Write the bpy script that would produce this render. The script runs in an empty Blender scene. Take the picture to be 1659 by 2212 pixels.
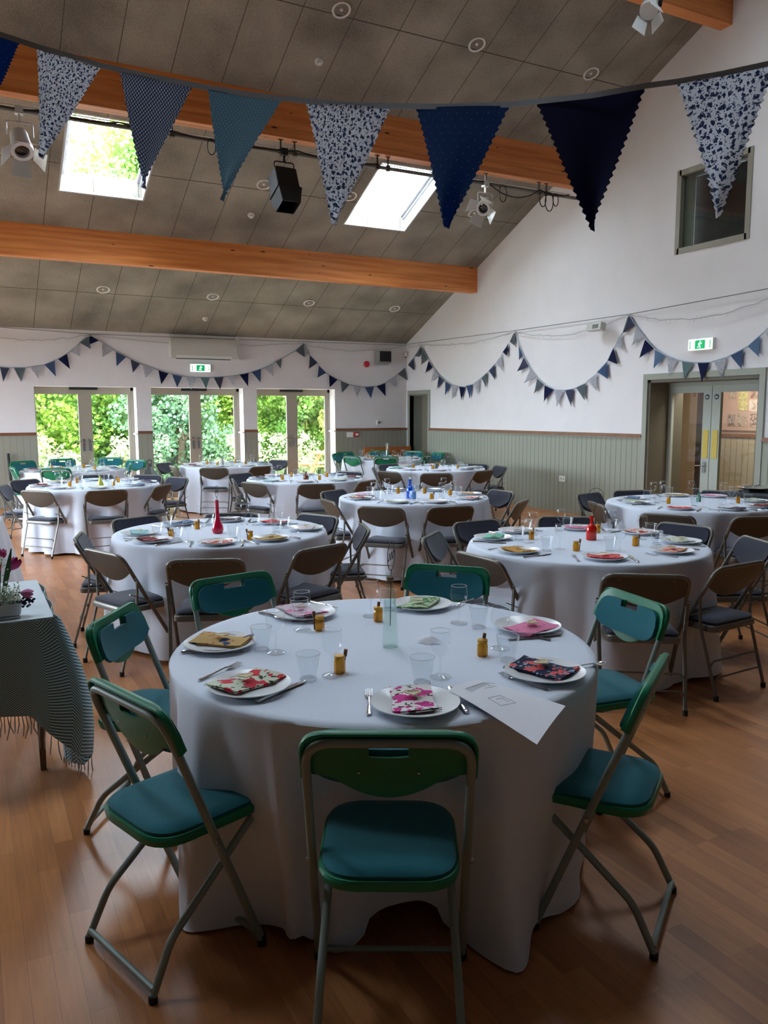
import bpy, bmesh, math, random
from mathutils import Vector, Matrix
random.seed(7)
C = bpy.context.scene.collection
sc = bpy.context.scene
PI = math.pi
# ------------------------------------------------------------------ camera
FPX, CX, CY, CAMZ = 1712.95, 829.5, 1106.0, 1.6
YAW, PIT, ROL = math.radians(27.748), math.radians(7.115), math.radians(0.193)
_f = Vector((math.sin(YAW)*math.cos(PIT), math.cos(YAW)*math.cos(PIT), -math.sin(PIT)))
_r = Vector((math.cos(YAW), -math.sin(YAW), 0)); _d = _f.cross(_r)
_r2 = _r*math.cos(ROL)+_d*math.sin(ROL); _d2 = -_r*math.sin(ROL)+_d*math.cos(ROL)
cam = bpy.data.objects.new('camera', bpy.data.cameras.new('camera')); C.objects.link(cam)
M = Matrix((_r2, -_d2, -_f)).transposed().to_4x4(); M.translation = Vector((0, 0, CAMZ)); cam.matrix_world = M
cam.data.sensor_fit = 'HORIZONTAL'; cam.data.sensor_width = 36; cam.data.lens = FPX/1659*36
cam.data.clip_start = .05; cam.data.clip_end = 300
sc.camera = cam
# ------------------------------------------------------------------ light and exposure
sc.view_settings.view_transform = 'Standard'; sc.view_settings.look = 'None'
sc.view_settings.gamma = 1; sc.view_settings.use_curve_mapping = False
sc.view_settings.exposure = 2.08
sc.cycles.use_denoising = True
sc.cycles.max_bounces = 8; sc.cycles.diffuse_bounces = 4; sc.cycles.glossy_bounces = 3
sc.cycles.transmission_bounces = 4; sc.cycles.transparent_max_bounces = 24
sc.cycles.caustics_reflective = False; sc.cycles.caustics_refractive = False
sc.cycles.sample_clamp_indirect = 6
W = bpy.data.worlds.new('world'); sc.world = W; W.use_nodes = True
W.node_tree.nodes['Background'].inputs[0].default_value = (.76, .87, 1, 1)
W.node_tree.nodes['Background'].inputs[1].default_value = 8
def sun():
    l = bpy.data.lights.new('sun', 'SUN'); l.energy = 6.5; l.angle = math.radians(2); l.color = (1, .94, .8)
    o = bpy.data.objects.new('sun', l); C.objects.link(o)
    o.rotation_euler = Vector((-.85, .08, -.62)).to_track_quat('-Z', 'Y').to_euler(); o.location = (40, 20, 30)
sun()
def portal(loc, direction, w, h):
    l = bpy.data.lights.new('portal', 'AREA'); l.shape = 'RECTANGLE'; l.size = w; l.size_y = h
    l.cycles.is_portal = True
    o = bpy.data.objects.new('portal', l); C.objects.link(o); o.location = loc
    o.rotation_euler = Vector(direction).to_track_quat('-Z', 'Y').to_euler()
XR, YF, XL, YN = 8.494, 15.087, -4.0, -1.6
SL = .4412
RG = 4.4                                                                # the ridge
def roofz(y):
    return 3.067+SL*(YF-y) if y > RG else 3.067+SL*(YF-RG)-SL*(RG-y)
LW = [(7.2, 9.2), (10.0, 12.0), (12.8, 14.6)]; LZ = (.9, 2.5)   # assumed left wall glazing, unseen; last one added to lighten far wall (y ranges)
for a, b in LW:
    portal((XL-.2, (a+b)/2, (LZ[0]+LZ[1])/2), (1, 0, 0), LZ[1]-LZ[0], b-a)
SKY = [(-2.9, -1.8), (1.3, 2.4), (5.47, 6.57)]
for a, b in SKY:
    portal(((a+b)/2, 11.07, roofz(11.07)+.32), (0, -.404, -.915), b-a, 1.4)
    portal(((a+b)/2, 5.70, roofz(5.70)+.32), (0, -.404, -.915), b-a, 1.4)
FD = [(1.105, 2.82), (3.09, 4.845), (5.125, 6.80)]                      # French doors (x ranges)
for a, b in FD:
    portal(((a+b)/2, YF+.42, 1.04), (0, -1, 0), b-a, 2.05)
# ------------------------------------------------------------------ helpers
def ray(x, y):
    return _r2*((x-CX)/FPX)+_d2*((y-CY)/FPX)+_f
def at(x, y, ax, val):                     # the world point a pixel of the photo shows on a plane of the room
    d = ray(x, y); i = 'xyz'.index(ax); c = (0, 0, CAMZ)
    return Vector((0, 0, CAMZ))+d*((val-c[i])/d[i])
def on_roof(x, y):
    d = ray(x, y); t = (3.067+SL*YF-CAMZ)/(d[2]+SL*d[1]); return Vector((0, 0, CAMZ))+d*t
def lin(c):
    return tuple((v/255/12.92 if v/255 <= .04045 else ((v/255+.055)/1.055)**2.4) for v in c)+(1,)
def nodes(m):
    m.use_nodes = True; nt = m.node_tree; return nt, nt.nodes, nt.links
def mat(name, rgb, rough=.6, metal=0, noise=0, nscale=30, bump=0, spec=.5, coat=0, trans=0, sheen=0, emit=None):
    m = bpy.data.materials.new(name); nt, N, L = nodes(m); b = N['Principled BSDF']
    col = lin(rgb); b.inputs['Base Color'].default_value = col; b.inputs['Roughness'].default_value = rough
    b.inputs['Metallic'].default_value = metal; b.inputs['Specular IOR Level'].default_value = spec
    b.inputs['Coat Weight'].default_value = coat
    if sheen: b.inputs['Sheen Weight'].default_value = sheen
    if noise or bump:
        tc = N.new('ShaderNodeTexCoord'); n = N.new('ShaderNodeTexNoise'); n.inputs['Scale'].default_value = nscale
        n.inputs['Detail'].default_value = 4; L.new(tc.outputs['Object'], n.inputs['Vector'])
        if noise:
            mx = N.new('ShaderNodeMix'); mx.data_type = 'RGBA'
            mx.inputs[6].default_value = tuple(v*(1-noise) for v in col[:3])+(1,)
            mx.inputs[7].default_value = tuple(min(1, v*(1+noise)) for v in col[:3])+(1,)
            rp = N.new('ShaderNodeMapRange'); rp.inputs[1].default_value = .3; rp.inputs[2].default_value = .7
            L.new(n.outputs['Fac'], rp.inputs[0]); L.new(rp.outputs[0], mx.inputs[0]); L.new(mx.outputs[2], b.inputs['Base Color'])
        if bump:
            bp = N.new('ShaderNodeBump'); bp.inputs['Strength'].default_value = bump; bp.inputs['Distance'].default_value = .004
            L.new(n.outputs['Fac'], bp.inputs['Height']); L.new(bp.outputs[0], b.inputs['Normal'])
    if emit:
        b.inputs['Emission Color'].default_value = lin(emit[0]); b.inputs['Emission Strength'].default_value = emit[1]
    return m
def thin_glass(name, tint=(.96, .98, .98), base=.06, edge=.75, rough=.02, refl=(1, 1, 1), pwr=2.5):
    m = bpy.data.materials.new(name); nt, N, L = nodes(m); N.clear()
    o = N.new('ShaderNodeOutputMaterial'); mx = N.new('ShaderNodeMixShader'); t = N.new('ShaderNodeBsdfTransparent')
    g = N.new('ShaderNodeBsdfGlossy'); g.inputs['Roughness'].default_value = rough; g.inputs['Color'].default_value = (*refl, 1)
    t.inputs['Color'].default_value = (*tint, 1)
    lw = N.new('ShaderNodeLayerWeight'); lw.inputs['Blend'].default_value = .35
    mr = N.new('ShaderNodeMapRange'); mr.inputs[3].default_value = base; mr.inputs[4].default_value = edge
    pw = N.new('ShaderNodeMath'); pw.operation = 'POWER'; pw.inputs[1].default_value = pwr
    L.new(lw.outputs['Facing'], pw.inputs[0]); L.new(pw.outputs[0], mr.inputs[0]); L.new(mr.outputs[0], mx.inputs[0])
    L.new(t.outputs[0], mx.inputs[1]); L.new(g.outputs[0], mx.inputs[2]); L.new(mx.outputs[0], o.inputs[0])
    return m
class MB:
    def __init__(s): s.bm = bmesh.new(); s.uv = None
    def face(s, vs):
        try: return s.bm.faces.new(vs)
        except ValueError: return None
    def box(s, x0, y0, z0, x1, y1, z1, mi=0, mtx=None):
        p = [Vector(q) for q in ((x0,y0,z0),(x1,y0,z0),(x1,y1,z0),(x0,y1,z0),(x0,y0,z1),(x1,y0,z1),(x1,y1,z1),(x0,y1,z1))]
        if mtx: p = [mtx @ q for q in p]
        v = [s.bm.verts.new(q) for q in p]
        for f in ((0,3,2,1),(4,5,6,7),(0,1,5,4),(1,2,6,5),(2,3,7,6),(3,0,4,7)):
            fc = s.face([v[i] for i in f])
            if fc: fc.material_index = mi
        return s
    def hexa(s, pts):
        v = [s.bm.verts.new(q) for q in pts]
        for f in ((0,3,2,1),(4,5,6,7),(0,1,5,4),(1,2,6,5),(2,3,7,6),(3,0,4,7)): s.face([v[i] for i in f])
        return s
    def tube(s, pts, r, n=8, flat=1.0, closed=False, cap=True, mi=0):
        pts = [Vector(p) for p in pts]; rings = []; prev = None; m = len(pts)
        for i, p in enumerate(pts):
            a = pts[i-1] if (i > 0 or closed) else p; b = pts[(i+1) % m] if (i < m-1 or closed) else p
            t = (b-a)
            t = t.normalized() if t.length > 1e-9 else Vector((0, 0, 1))
            if prev is None:
                up = Vector((0, 0, 1)) if abs(t.z) < .9 else Vector((0, 1, 0)); u = t.cross(up).normalized()
            else:
                u = (prev-t*prev.dot(t)); u = u.normalized() if u.length > 1e-6 else t.orthogonal().normalized()
            prev = u; w = t.cross(u); rr = r[i] if isinstance(r, (list, tuple)) else r
            rings.append([s.bm.verts.new(p+u*math.cos(2*PI*k/n)*rr+w*math.sin(2*PI*k/n)*rr*flat) for k in range(n)])
        for i in range(len(rings) if closed else len(rings)-1):
            A, B = rings[i], rings[(i+1) % len(rings)]
            for k in range(n):
                f = s.face((A[k], A[(k+1) % n], B[(k+1) % n], B[k]))
                if f: f.material_index = mi
        if cap and not closed: s.face(list(reversed(rings[0]))); s.face(rings[-1])
        return s
    def lathe(s, prof, n=24, c=(0, 0, 0), cap0=True, cap1=False, rib=None, mi=0):
        c = Vector(c); rings = []
        for j, (r, z) in enumerate(prof):
            rings.append([s.bm.verts.new(c+Vector((math.cos(2*PI*k/n)*r*(rib(k, j) if rib else 1), math.sin(2*PI*k/n)*r*(rib(k, j) if rib else 1), z))) for k in range(n)])
        for A, B in zip(rings, rings[1:]):
            for k in range(n):
                f = s.face((A[k], A[(k+1) % n], B[(k+1) % n], B[k]))
                if f: f.material_index = mi
        if cap0: s.face(list(reversed(rings[0])))
        if cap1: s.face(rings[-1])
        return s
    def grid(s, nu, nv, fn, skip=None, closed_u=False, uvfn=None):
        V = [[s.bm.verts.new(fn(i/nu, j/nv)) for i in range(nu+(0 if closed_u else 1))] for j in range(nv+1)]
        uvl = s.bm.loops.layers.uv.verify() if uvfn else None
        for j in range(nv):
            for i in range(nu):
                if skip and skip(i, j): continue
                i2 = (i+1) % nu if closed_u else i+1
                f = s.face((V[j][i], V[j][i2], V[j+1][i2], V[j+1][i]))
                if f and uvl:
                    for lp, (a, b) in zip(f.loops, ((i, j), (i+1, j), (i+1, j+1), (i, j+1))): lp[uvl].uv = uvfn(a/nu, b/nv)
        return V
    def layers(s, outline, lay, cap0=True, cap1=True):      # outline [(x,y)], lay [(inset, z)]
        n = len(outline); cx = sum(p[0] for p in outline)/n; cy = sum(p[1] for p in outline)/n
        mx = max(abs(p[0]-cx) for p in outline); my = max(abs(p[1]-cy) for p in outline); rings = []
        for ins, z in lay:
            rings.append([s.bm.verts.new((cx+(p[0]-cx)*(1-ins/mx), cy+(p[1]-cy)*(1-ins/my), z)) for p in outline])
        for A, B in zip(rings, rings[1:]):
            for k in range(n): s.face((A[k], A[(k+1) % n], B[(k+1) % n], B[k]))
        if cap0: s.face(list(reversed(rings[0])))
        if cap1: s.face(rings[-1])
        return s
    def solid(s, t):
        bmesh.ops.recalc_face_normals(s.bm, faces=s.bm.faces[:])
        bmesh.ops.solidify(s.bm, geom=s.bm.faces[:], thickness=t); return s
    def build(s, name, m, parent=None, smooth=True, ang=40, recalc=True):
        me = bpy.data.meshes.new(name)
        if recalc: bmesh.ops.recalc_face_normals(s.bm, faces=s.bm.faces[:])
        s.bm.to_mesh(me); s.bm.free()
        for q in (m if isinstance(m, (list, tuple)) else [m]): me.materials.append(q)
        if smooth:
            me.polygons.foreach_set('use_smooth', [True]*len(me.polygons)); me.set_sharp_from_angle(angle=math.radians(ang))
        o = bpy.data.objects.new(name, me); C.objects.link(o)
        if parent: o.parent = parent
        return o
def tag(o, label, cat, group=None, kind=None):
    if label: o['label'] = label
    if cat: o['category'] = cat
    if group: o['group'] = group
    if kind: o['kind'] = kind
    return o
def struct(o): o['kind'] = 'structure'; return o
def empty(name, loc=(0, 0, 0), rz=0):
    o = bpy.data.objects.new(name, None); C.objects.link(o); o.location = loc; o.rotation_euler = (0, 0, rz)
    o.empty_display_size = .05; return o
KIDS = {}
def kids(o):
    if o.name not in KIDS: KIDS[o.name] = [c for c in C.objects if c.parent == o]
    return KIDS[o.name]
def dup(o, loc, rz=0, parent=None):
    c = o.copy(); C.objects.link(c)
    if parent: c.parent = parent
    else: c.location = loc; c.rotation_euler = (0, 0, rz)
    for ch in kids(o): dup(ch, None, 0, c)
    return c
_used = set()
def place(proto, loc, rz, label, cat, group):
    if proto.name in _used: o = dup(proto, loc, rz)
    else:
        _used.add(proto.name); kids(proto)
        for ch in kids(proto): kids(ch)
        o = proto; o.location = loc; o.rotation_euler = (0, 0, rz)
    return tag(o, label, cat, group)
def rpath(pts, r, n=5):                     # a polyline with rounded corners
    pts = [Vector(p) for p in pts]; out = [pts[0]]
    for a, b, c in zip(pts, pts[1:], pts[2:]):
        u = (a-b); v = (c-b); q = min(r, u.length*.45, v.length*.45); A = b+u.normalized()*q; B = b+v.normalized()*q
        for k in range(n+1):
            t = k/n; out.append(A*(1-t)**2+b*2*t*(1-t)+B*t*t)
    out.append(pts[-1]); return out
# ------------------------------------------------------------------ materials
wall_white = mat('white_plaster', (232, 228, 229), .85, noise=.02, nscale=3, bump=.05)
white_trim = mat('white_paint', (235, 235, 235), .5)
def boards_mat(name, rgb, axis, pitch=.105, dk=.5):
    m = mat(name, rgb, .55); nt, N, L = nodes(m); b = N['Principled BSDF']
    tc = N.new('ShaderNodeTexCoord'); sx = N.new('ShaderNodeSeparateXYZ'); L.new(tc.outputs['Object'], sx.inputs[0])
    dv = N.new('ShaderNodeMath'); dv.operation = 'DIVIDE'; dv.inputs[1].default_value = pitch; L.new(sx.outputs[axis], dv.inputs[0])
    fr = N.new('ShaderNodeMath'); fr.operation = 'FRACT'; L.new(dv.outputs[0], fr.inputs[0])
    cp = N.new('ShaderNodeMath'); cp.operation = 'COMPARE'; cp.inputs[1].default_value = .5; cp.inputs[2].default_value = .045; L.new(fr.outputs[0], cp.inputs[0])
    c = lin(rgb); mx = N.new('ShaderNodeMix'); mx.data_type = 'RGBA'; mx.inputs[6].default_value = c; mx.inputs[7].default_value = tuple(v*dk for v in c[:3])+(1,)
    L.new(cp.outputs[0], mx.inputs[0]); L.new(mx.outputs[2], b.inputs['Base Color'])
    bp = N.new('ShaderNodeBump'); bp.inputs['Distance'].default_value = .004; bp.invert = True; L.new(cp.outputs[0], bp.inputs['Height']); L.new(bp.outputs[0], b.inputs['Normal'])
    return m
SAGE = (150, 153, 139)
wains_y = boards_mat('sage_boards_side', SAGE, 1); wains_x = boards_mat('sage_boards_far', (150, 149, 136), 0, dk=.8)
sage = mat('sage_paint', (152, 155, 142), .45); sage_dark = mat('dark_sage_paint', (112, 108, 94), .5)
rail_wood = mat('varnished_rail', (128, 84, 56), .4, noise=.15, nscale=12)
door_paint = mat('taupe_door_paint', (162, 153, 140), .45)
def beam_mat(name, a, b_):
    m = mat(name, a, .45, coat=.1); nt, N, L = nodes(m); b = N['Principled BSDF']
    tc = N.new('ShaderNodeTexCoord'); mp = N.new('ShaderNodeMapping'); mp.inputs['Scale'].default_value = (.35, 8, 8); L.new(tc.outputs['Object'], mp.inputs[0])
    n = N.new('ShaderNodeTexNoise'); n.inputs['Scale'].default_value = 2.2; n.inputs['Detail'].default_value = 6; L.new(mp.outputs[0], n.inputs[0])
    cr = N.new('ShaderNodeMix'); cr.data_type = 'RGBA'; cr.inputs[6].default_value = lin(a); cr.inputs[7].default_value = lin(b_)
    mr = N.new('ShaderNodeMapRange'); mr.inputs[1].default_value = .35; mr.inputs[2].default_value = .65; L.new(n.outputs[0], mr.inputs[0]); L.new(mr.outputs[0], cr.inputs[0])
    mk = N.new('ShaderNodeMapping'); mk.inputs['Scale'].default_value = (1.2, 5, 5); L.new(tc.outputs['Object'], mk.inputs[0])
    vo = N.new('ShaderNodeTexVoronoi'); vo.inputs['Scale'].default_value = 1.7; L.new(mk.outputs[0], vo.inputs[0])
    lt = N.new('ShaderNodeMath'); lt.operation = 'LESS_THAN'; lt.inputs[1].default_value = .085; L.new(vo.outputs['Distance'], lt.inputs[0])
    k = N.new('ShaderNodeMix'); k.data_type = 'RGBA'; k.inputs[7].default_value = lin((70, 34, 14)); L.new(lt.outputs[0], k.inputs[0]); L.new(cr.outputs[2], k.inputs[6]); L.new(k.outputs[2], b.inputs['Base Color'])
    return m
beam_wood = beam_mat('glulam_pine', (236, 154, 84), (206, 118, 54))
def ceiling_mat():
    m = mat('woodwool_panel', (128, 116, 98), .95); nt, N, L = nodes(m); b = N['Principled BSDF']
    tc = N.new('ShaderNodeTexCoord'); sx = N.new('ShaderNodeSeparateXYZ'); L.new(tc.outputs['Object'], sx.inputs[0])
    def line(out, off, pitch, w):
        a = N.new('ShaderNodeMath'); a.operation = 'SUBTRACT'; a.inputs[1].default_value = off; L.new(sx.outputs[out], a.inputs[0])
        d = N.new('ShaderNodeMath'); d.operation = 'DIVIDE'; d.inputs[1].default_value = pitch; L.new(a.outputs[0], d.inputs[0])
        f = N.new('ShaderNodeMath'); f.operation = 'FRACT'; L.new(d.outputs[0], f.inputs[0])
        c = N.new('ShaderNodeMath'); c.operation = 'LESS_THAN'; c.inputs[1].default_value = w; L.new(f.outputs[0], c.inputs[0]); return c
    c1 = line(0, 1.15, .592, .016); c2 = line(1, 11.235, 1.36, .010)
    mxm = N.new('ShaderNodeMath'); mxm.operation = 'MAXIMUM'; L.new(c1.outputs[0], mxm.inputs[0]); L.new(c2.outputs[0], mxm.inputs[1])
    n = N.new('ShaderNodeTexNoise'); n.inputs['Scale'].default_value = 70; n.inputs['Detail'].default_value = 5; n.inputs['Roughness'].default_value = .7; L.new(tc.outputs['Object'], n.inputs[0])
    n2 = N.new('ShaderNodeTexNoise'); n2.inputs['Scale'].default_value = 1.3; L.new(tc.outputs['Object'], n2.inputs[0])
    ad = N.new('ShaderNodeMath'); ad.operation = 'ADD'; L.new(n.outputs[0], ad.inputs[0]); L.new(n2.outputs[0], ad.inputs[1])
    mr = N.new('ShaderNodeMapRange'); mr.inputs[1].default_value = .7; mr.inputs[2].default_value = 1.3; L.new(ad.outputs[0], mr.inputs[0])
    cr = N.new('ShaderNodeMix'); cr.data_type = 'RGBA'; cr.inputs[6].default_value = lin((112, 108, 98)); cr.inputs[7].default_value = lin((174, 168, 153)); L.new(mr.outputs[0], cr.inputs[0])
    k = N.new('ShaderNodeMix'); k.data_type = 'RGBA'; k.inputs[7].default_value = lin((84, 77, 66)); L.new(mxm.outputs[0], k.inputs[0]); L.new(cr.outputs[2], k.inputs[6]); L.new(k.outputs[2], b.inputs['Base Color'])
    bp = N.new('ShaderNodeBump'); bp.inputs['Distance'].default_value = .003; bp.inputs['Strength'].default_value = .4; L.new(n.outputs[0], bp.inputs['Height']); L.new(bp.outputs[0], b.inputs['Normal'])
    return m
def floor_mat():
    m = mat('oak_strip_floor', (150, 112, 82), .38, spec=.5); nt, N, L = nodes(m); b = N['Principled BSDF']
    tc = N.new('ShaderNodeTexCoord'); mp = N.new('ShaderNodeMapping'); mp.inputs['Rotation'].default_value = (0, 0, PI/2); L.new(tc.outputs['Object'], mp.inputs[0])
    br = N.new('ShaderNodeTexBrick'); br.offset = .37; br.offset_frequency = 3; br.squash_frequency = 1; br.squash = 1
    br.inputs['Color1'].default_value = lin((194, 130, 80)); br.inputs['Color2'].default_value = lin((162, 102, 58)); br.inputs['Mortar'].default_value = lin((136, 92, 60))
    br.inputs['Scale'].default_value = 1; br.inputs['Mortar Size'].default_value = .0006; br.inputs['Brick Width'].default_value = .48; br.inputs['Row Height'].default_value = .068; br.inputs['Bias'].default_value = -.1
    L.new(mp.outputs[0], br.inputs[0])
    mp2 = N.new('ShaderNodeMapping'); mp2.inputs['Scale'].default_value = (60, 4, 1); L.new(tc.outputs['Object'], mp2.inputs[0])
    n = N.new('ShaderNodeTexNoise'); n.inputs['Scale'].default_value = 1; n.inputs['Detail'].default_value = 5; L.new(mp2.outputs[0], n.inputs[0])
    mx = N.new('ShaderNodeMix'); mx.data_type = 'RGBA'; mx.blend_type = 'MULTIPLY'; mx.inputs[0].default_value = .5
    mr = N.new('ShaderNodeMapRange'); mr.inputs[1].default_value = .3; mr.inputs[2].default_value = .7; mr.inputs[3].default_value = .7; mr.inputs[4].default_value = 1.15; L.new(n.outputs[0], mr.inputs[0])
    L.new(br.outputs['Color'], mx.inputs[6]); L.new(mr.outputs[0], mx.inputs[7]); L.new(mx.outputs[2], b.inputs['Base Color'])
    n3 = N.new('ShaderNodeTexNoise'); n3.inputs['Scale'].default_value = 2.5; n3.inputs['Detail'].default_value = 6; L.new(tc.outputs['Object'], n3.inputs[0])
    m3 = N.new('ShaderNodeMapRange'); m3.inputs[3].default_value = .24; m3.inputs[4].default_value = .44; L.new(n3.outputs[0], m3.inputs[0]); L.new(m3.outputs[0], b.inputs['Roughness'])
    return m
cloth_white = mat('white_cotton_cloth', (220, 228, 242), .85, bump=.12, nscale=60, sheen=.1)
grey_steel = mat('taupe_steel', (114, 111, 104), .32, metal=.35)
taupe_panel = mat('taupe_back_panel', (84, 81, 74), .42, metal=.25, noise=.06, nscale=200)
navy_fabric = mat('navy_fabric', (32, 36, 56), .9, noise=.15, nscale=300, sheen=.3)
green_steel = mat('grey_green_tube', (136, 150, 144), .45, metal=.15)
green_plastic = mat('green_plastic', (0, 118, 80), .38)
teal_fabric = mat('teal_fabric', (8, 98, 110), .92, noise=.14, nscale=260, sheen=.15)
black_rubber = mat('black_rubber', (22, 22, 22), .6)
black_metal = mat('black_metal', (17, 17, 19), .6)
chrome = mat('chrome', (200, 200, 205), .15, metal=1)
cutlery_m = mat('stainless_steel', (205, 205, 208), .18, metal=1)
china = mat('white_china', (236, 238, 240), .28)
glass_m = thin_glass('clear_glass', (.965, .975, .98), .02, 1.0, pwr=3.2)
rim_glint_m = mat('glass_rim_glint', (245, 248, 250), .1, coat=.5)  # white put into the rim colour for the bright glint along the edge
nt, N, L = nodes(rim_glint_m); _o = [n for n in N if n.type == 'OUTPUT_MATERIAL'][0]; _t = N.new('ShaderNodeBsdfTransparent'); _m = N.new('ShaderNodeMixShader'); _m.inputs[0].default_value = .55
L.new(N['Principled BSDF'].outputs[0], _m.inputs[1]); L.new(_t.outputs[0], _m.inputs[2]); L.new(_m.outputs[0], _o.inputs[0])
pane_m = thin_glass('window_pane', (.98, .99, .985), .02, .25); door_glass = thin_glass('tinted_door_pane', (.8, .82, .8), .02, .25)
honey = mat('amber_honey', (226, 156, 34), .12, coat=.4)
nt, N, L = nodes(honey); _o = [n for n in N if n.type == 'OUTPUT_MATERIAL'][0]; _t = N.new('ShaderNodeBsdfTransparent'); _t.inputs[0].default_value = (.92, .66, .16, 1); _m = N.new('ShaderNodeMixShader'); _m.inputs[0].default_value = .5
L.new(N['Principled BSDF'].outputs[0], _m.inputs[1]); L.new(_t.outputs[0], _m.inputs[2]); L.new(_m.outputs[0], _o.inputs[0])
wood_pale = mat('pale_birch', (206, 182, 140), .6)
cork = mat('cork', (120, 84, 56), .9, noise=.2, nscale=200)
white_plastic = mat('white_plastic', (232, 232, 228), .4)
wood_tag = mat('wooden_heart_tag', (214, 196, 158), .6, noise=.05, nscale=100)
# ------------------------------------------------------------------ shell
def wall_cells(mb, us, holes, top, u_to, t0, t1, zbase=0):
    """wall of columns between the u breaks; holes [(u0,u1,z0,z1)]; u_to(u,t,z)->point, t0/t1 the two faces"""
    us = sorted(set(us+[h[0] for h in holes]+[h[1] for h in holes]))
    for a, b in zip(us, us[1:]):
        hs = sorted((h[2], h[3]) for h in holes if h[0] <= a+1e-6 and h[1] >= b-1e-6)
        z = zbase; seg = []
        for h0, h1 in hs:
            if h0 > z+1e-4: seg.append((z, z, h0, h0))
            z = h1
        seg.append((z, z, top(a), top(b)))
        for za, zb, ta, tb in seg:
            mb.hexa([u_to(a, t0, za), u_to(b, t0, zb), u_to(b, t1, zb), u_to(a, t1, za), u_to(a, t0, ta), u_to(b, t0, tb), u_to(b, t1, tb), u_to(a, t1, ta)])
struct(MB().box(XL-.3, YN-.3, -.12, XR+.3, YF+.35, 0).build('floor', floor_mat(), smooth=False))
mb = MB()
wall_cells(mb, [XL, XR], [(a, b, 0, 2.085) for a, b in FD], lambda u: 3.067, lambda u, t, z: Vector((u, YF+t, z)), 0, .35)
struct(mb.build('wall_far', wall_white, smooth=False))
DOOR = (6.42, 8.19, 0, 2.045); NOOK = (14.17, 14.93, 0, 1.99); WIN = (6.72, 7.78, 3.71, 4.69)
mb = MB()
wall_cells(mb, [YN, RG, YF], [DOOR, NOOK, WIN], roofz, lambda u, t, z: Vector((XR+t, u, z)), 0, .3)
struct(mb.build('wall_right', wall_white, smooth=False))
mb = MB()
wall_cells(mb, [YN, RG, YF+.35], [(a, b, LZ[0], LZ[1]) for a, b in LW], roofz, lambda u, t, z: Vector((XL-t, u, z)), 0, .3)
struct(mb.build('wall_left', mat('dark_low_bounce', (92, 70, 54), .6), smooth=False))  # unseen wall, its dark colour chosen to cut bounced light
bounce_grey = mat('grey_bounce_cut', (104, 101, 98), .95)  # grey of the unseen near end, added to keep bounced light low
struct(MB().box(XL, YN-.3, 0, XR, YN, 5.3).build('wall_near', bounce_grey, smooth=False))
mb = MB(); mb.grid(160, 1, lambda a, b: Vector((XR-.12+.05*math.sin(a*150), YN+a*(4.6-YN), .02+4.6*b))); mb.solid(.01); o = mb.build('bounce_cut', bounce_grey); o.name = 'wall_bounce_cut'; struct(o)  # unseen sheet added on the right to cut bounce near the camera
# ceiling slopes with roof window openings
mb = MB(); T = .22
xs = sorted([XL-.3, XR+.3]+[v for a in SKY for v in a]); ys = [RG, 5.05, 6.36, 10.42, 11.73, YF+.9]
for i in range(len(xs)-1):
    for j in range(len(ys)-1):
        if j in (1, 3) and len(ys) > 3 and any(abs(xs[i]-a) < 1e-6 for a, b in SKY): continue
        x0, x1, y0, y1 = xs[i], xs[i+1], ys[j], ys[j+1]; z0, z1 = roofz(y0), roofz(y1)
        mb.hexa([(x0, y0, z0), (x1, y0, z0), (x1, y1, z1), (x0, y1, z1), (x0, y0, z0+T), (x1, y0, z0+T), (x1, y1, z1+T), (x0, y1, z1+T)])
ys = [YN-.6, RG]
for i in range(len(xs)-1):
    for j in range(len(ys)-1):
        if j in (1, 3) and len(ys) > 3 and any(abs(xs[i]-a) < 1e-6 for a, b in SKY): continue
        x0, x1, y0, y1 = xs[i], xs[i+1], ys[j], ys[j+1]; z0, z1 = roofz(y0), roofz(y1)
        mb.hexa([(x0, y0, z0), (x1, y0, z0), (x1, y1, z1), (x0, y1, z1), (x0, y0, z0+T), (x1, y0, z0+T), (x1, y1, z1+T), (x0, y1, z1+T)])
struct(mb.build('ceiling', ceiling_mat(), smooth=False))
# roof windows
lining = mat('roof_window_lining', (190, 194, 196), .5); sash = mat('roof_window_sash', (172, 174, 178), .4)
for k, (a, b, y0, y1, sg) in enumerate([(*q, 10.42, 11.73, -1) for q in SKY]+[(*q, 5.05, 6.36, -1) for q in SKY]):  # the nearer row is unseen, added as a source for the top light
    R = Matrix.Rotation(sg*math.atan(SL), 4, 'X'); O = Matrix.Translation(Vector((a, y0, roofz(y0)))) @ R    # local: x across, y down the slope, z out of the roof
    w = b-a; l = (y1-y0)/math.cos(math.atan(SL)); o = []
    mb = MB(); D = .3
    for q in ((-.01, -.012, -.004, 0+.012, l+.012, D), (w-.012, -.012, -.004, w+.01, l+.012, D), (0, -.012, -.004, w, .012, D), (0, l-.012, -.004, w, l+.012, D)): mb.box(*q, mtx=O)
    fr = struct(mb.build('window_%d' % (k+4), lining, smooth=False))
    mb = MB()
    for d, z0_, z1_ in ((.02, .17, .2), (.055, .2, .26)):
        for q in ((.01, .01, z0_, d+.02, l-.01, z1_), (w-d-.02, .01, z0_, w-.01, l-.01, z1_), (.01, .01, z0_, w-.01, d+.02, z1_), (.01, l-d-.02, z0_, w-.01, l-.01, z1_)): mb.box(*q, mtx=O)
    mb.build('window_frame', sash, fr, smooth=False)
    mb = MB()
    for q in ((.072, .07, .2, .078, l-.07, .205), (w-.078, .07, .2, w-.072, l-.07, .205), (.072, .07, .2, w-.072, .076, .205), (.072, l-.078, .2, w-.072, l-.072, .205)): mb.box(*q, mtx=O)
    mb.build('glazing_seal', black_rubber, fr, smooth=False)
    MB().box(.07, .07, .215, w-.07, l-.07, .225, mtx=O).build('pane', pane_m, fr, smooth=False)
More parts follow.
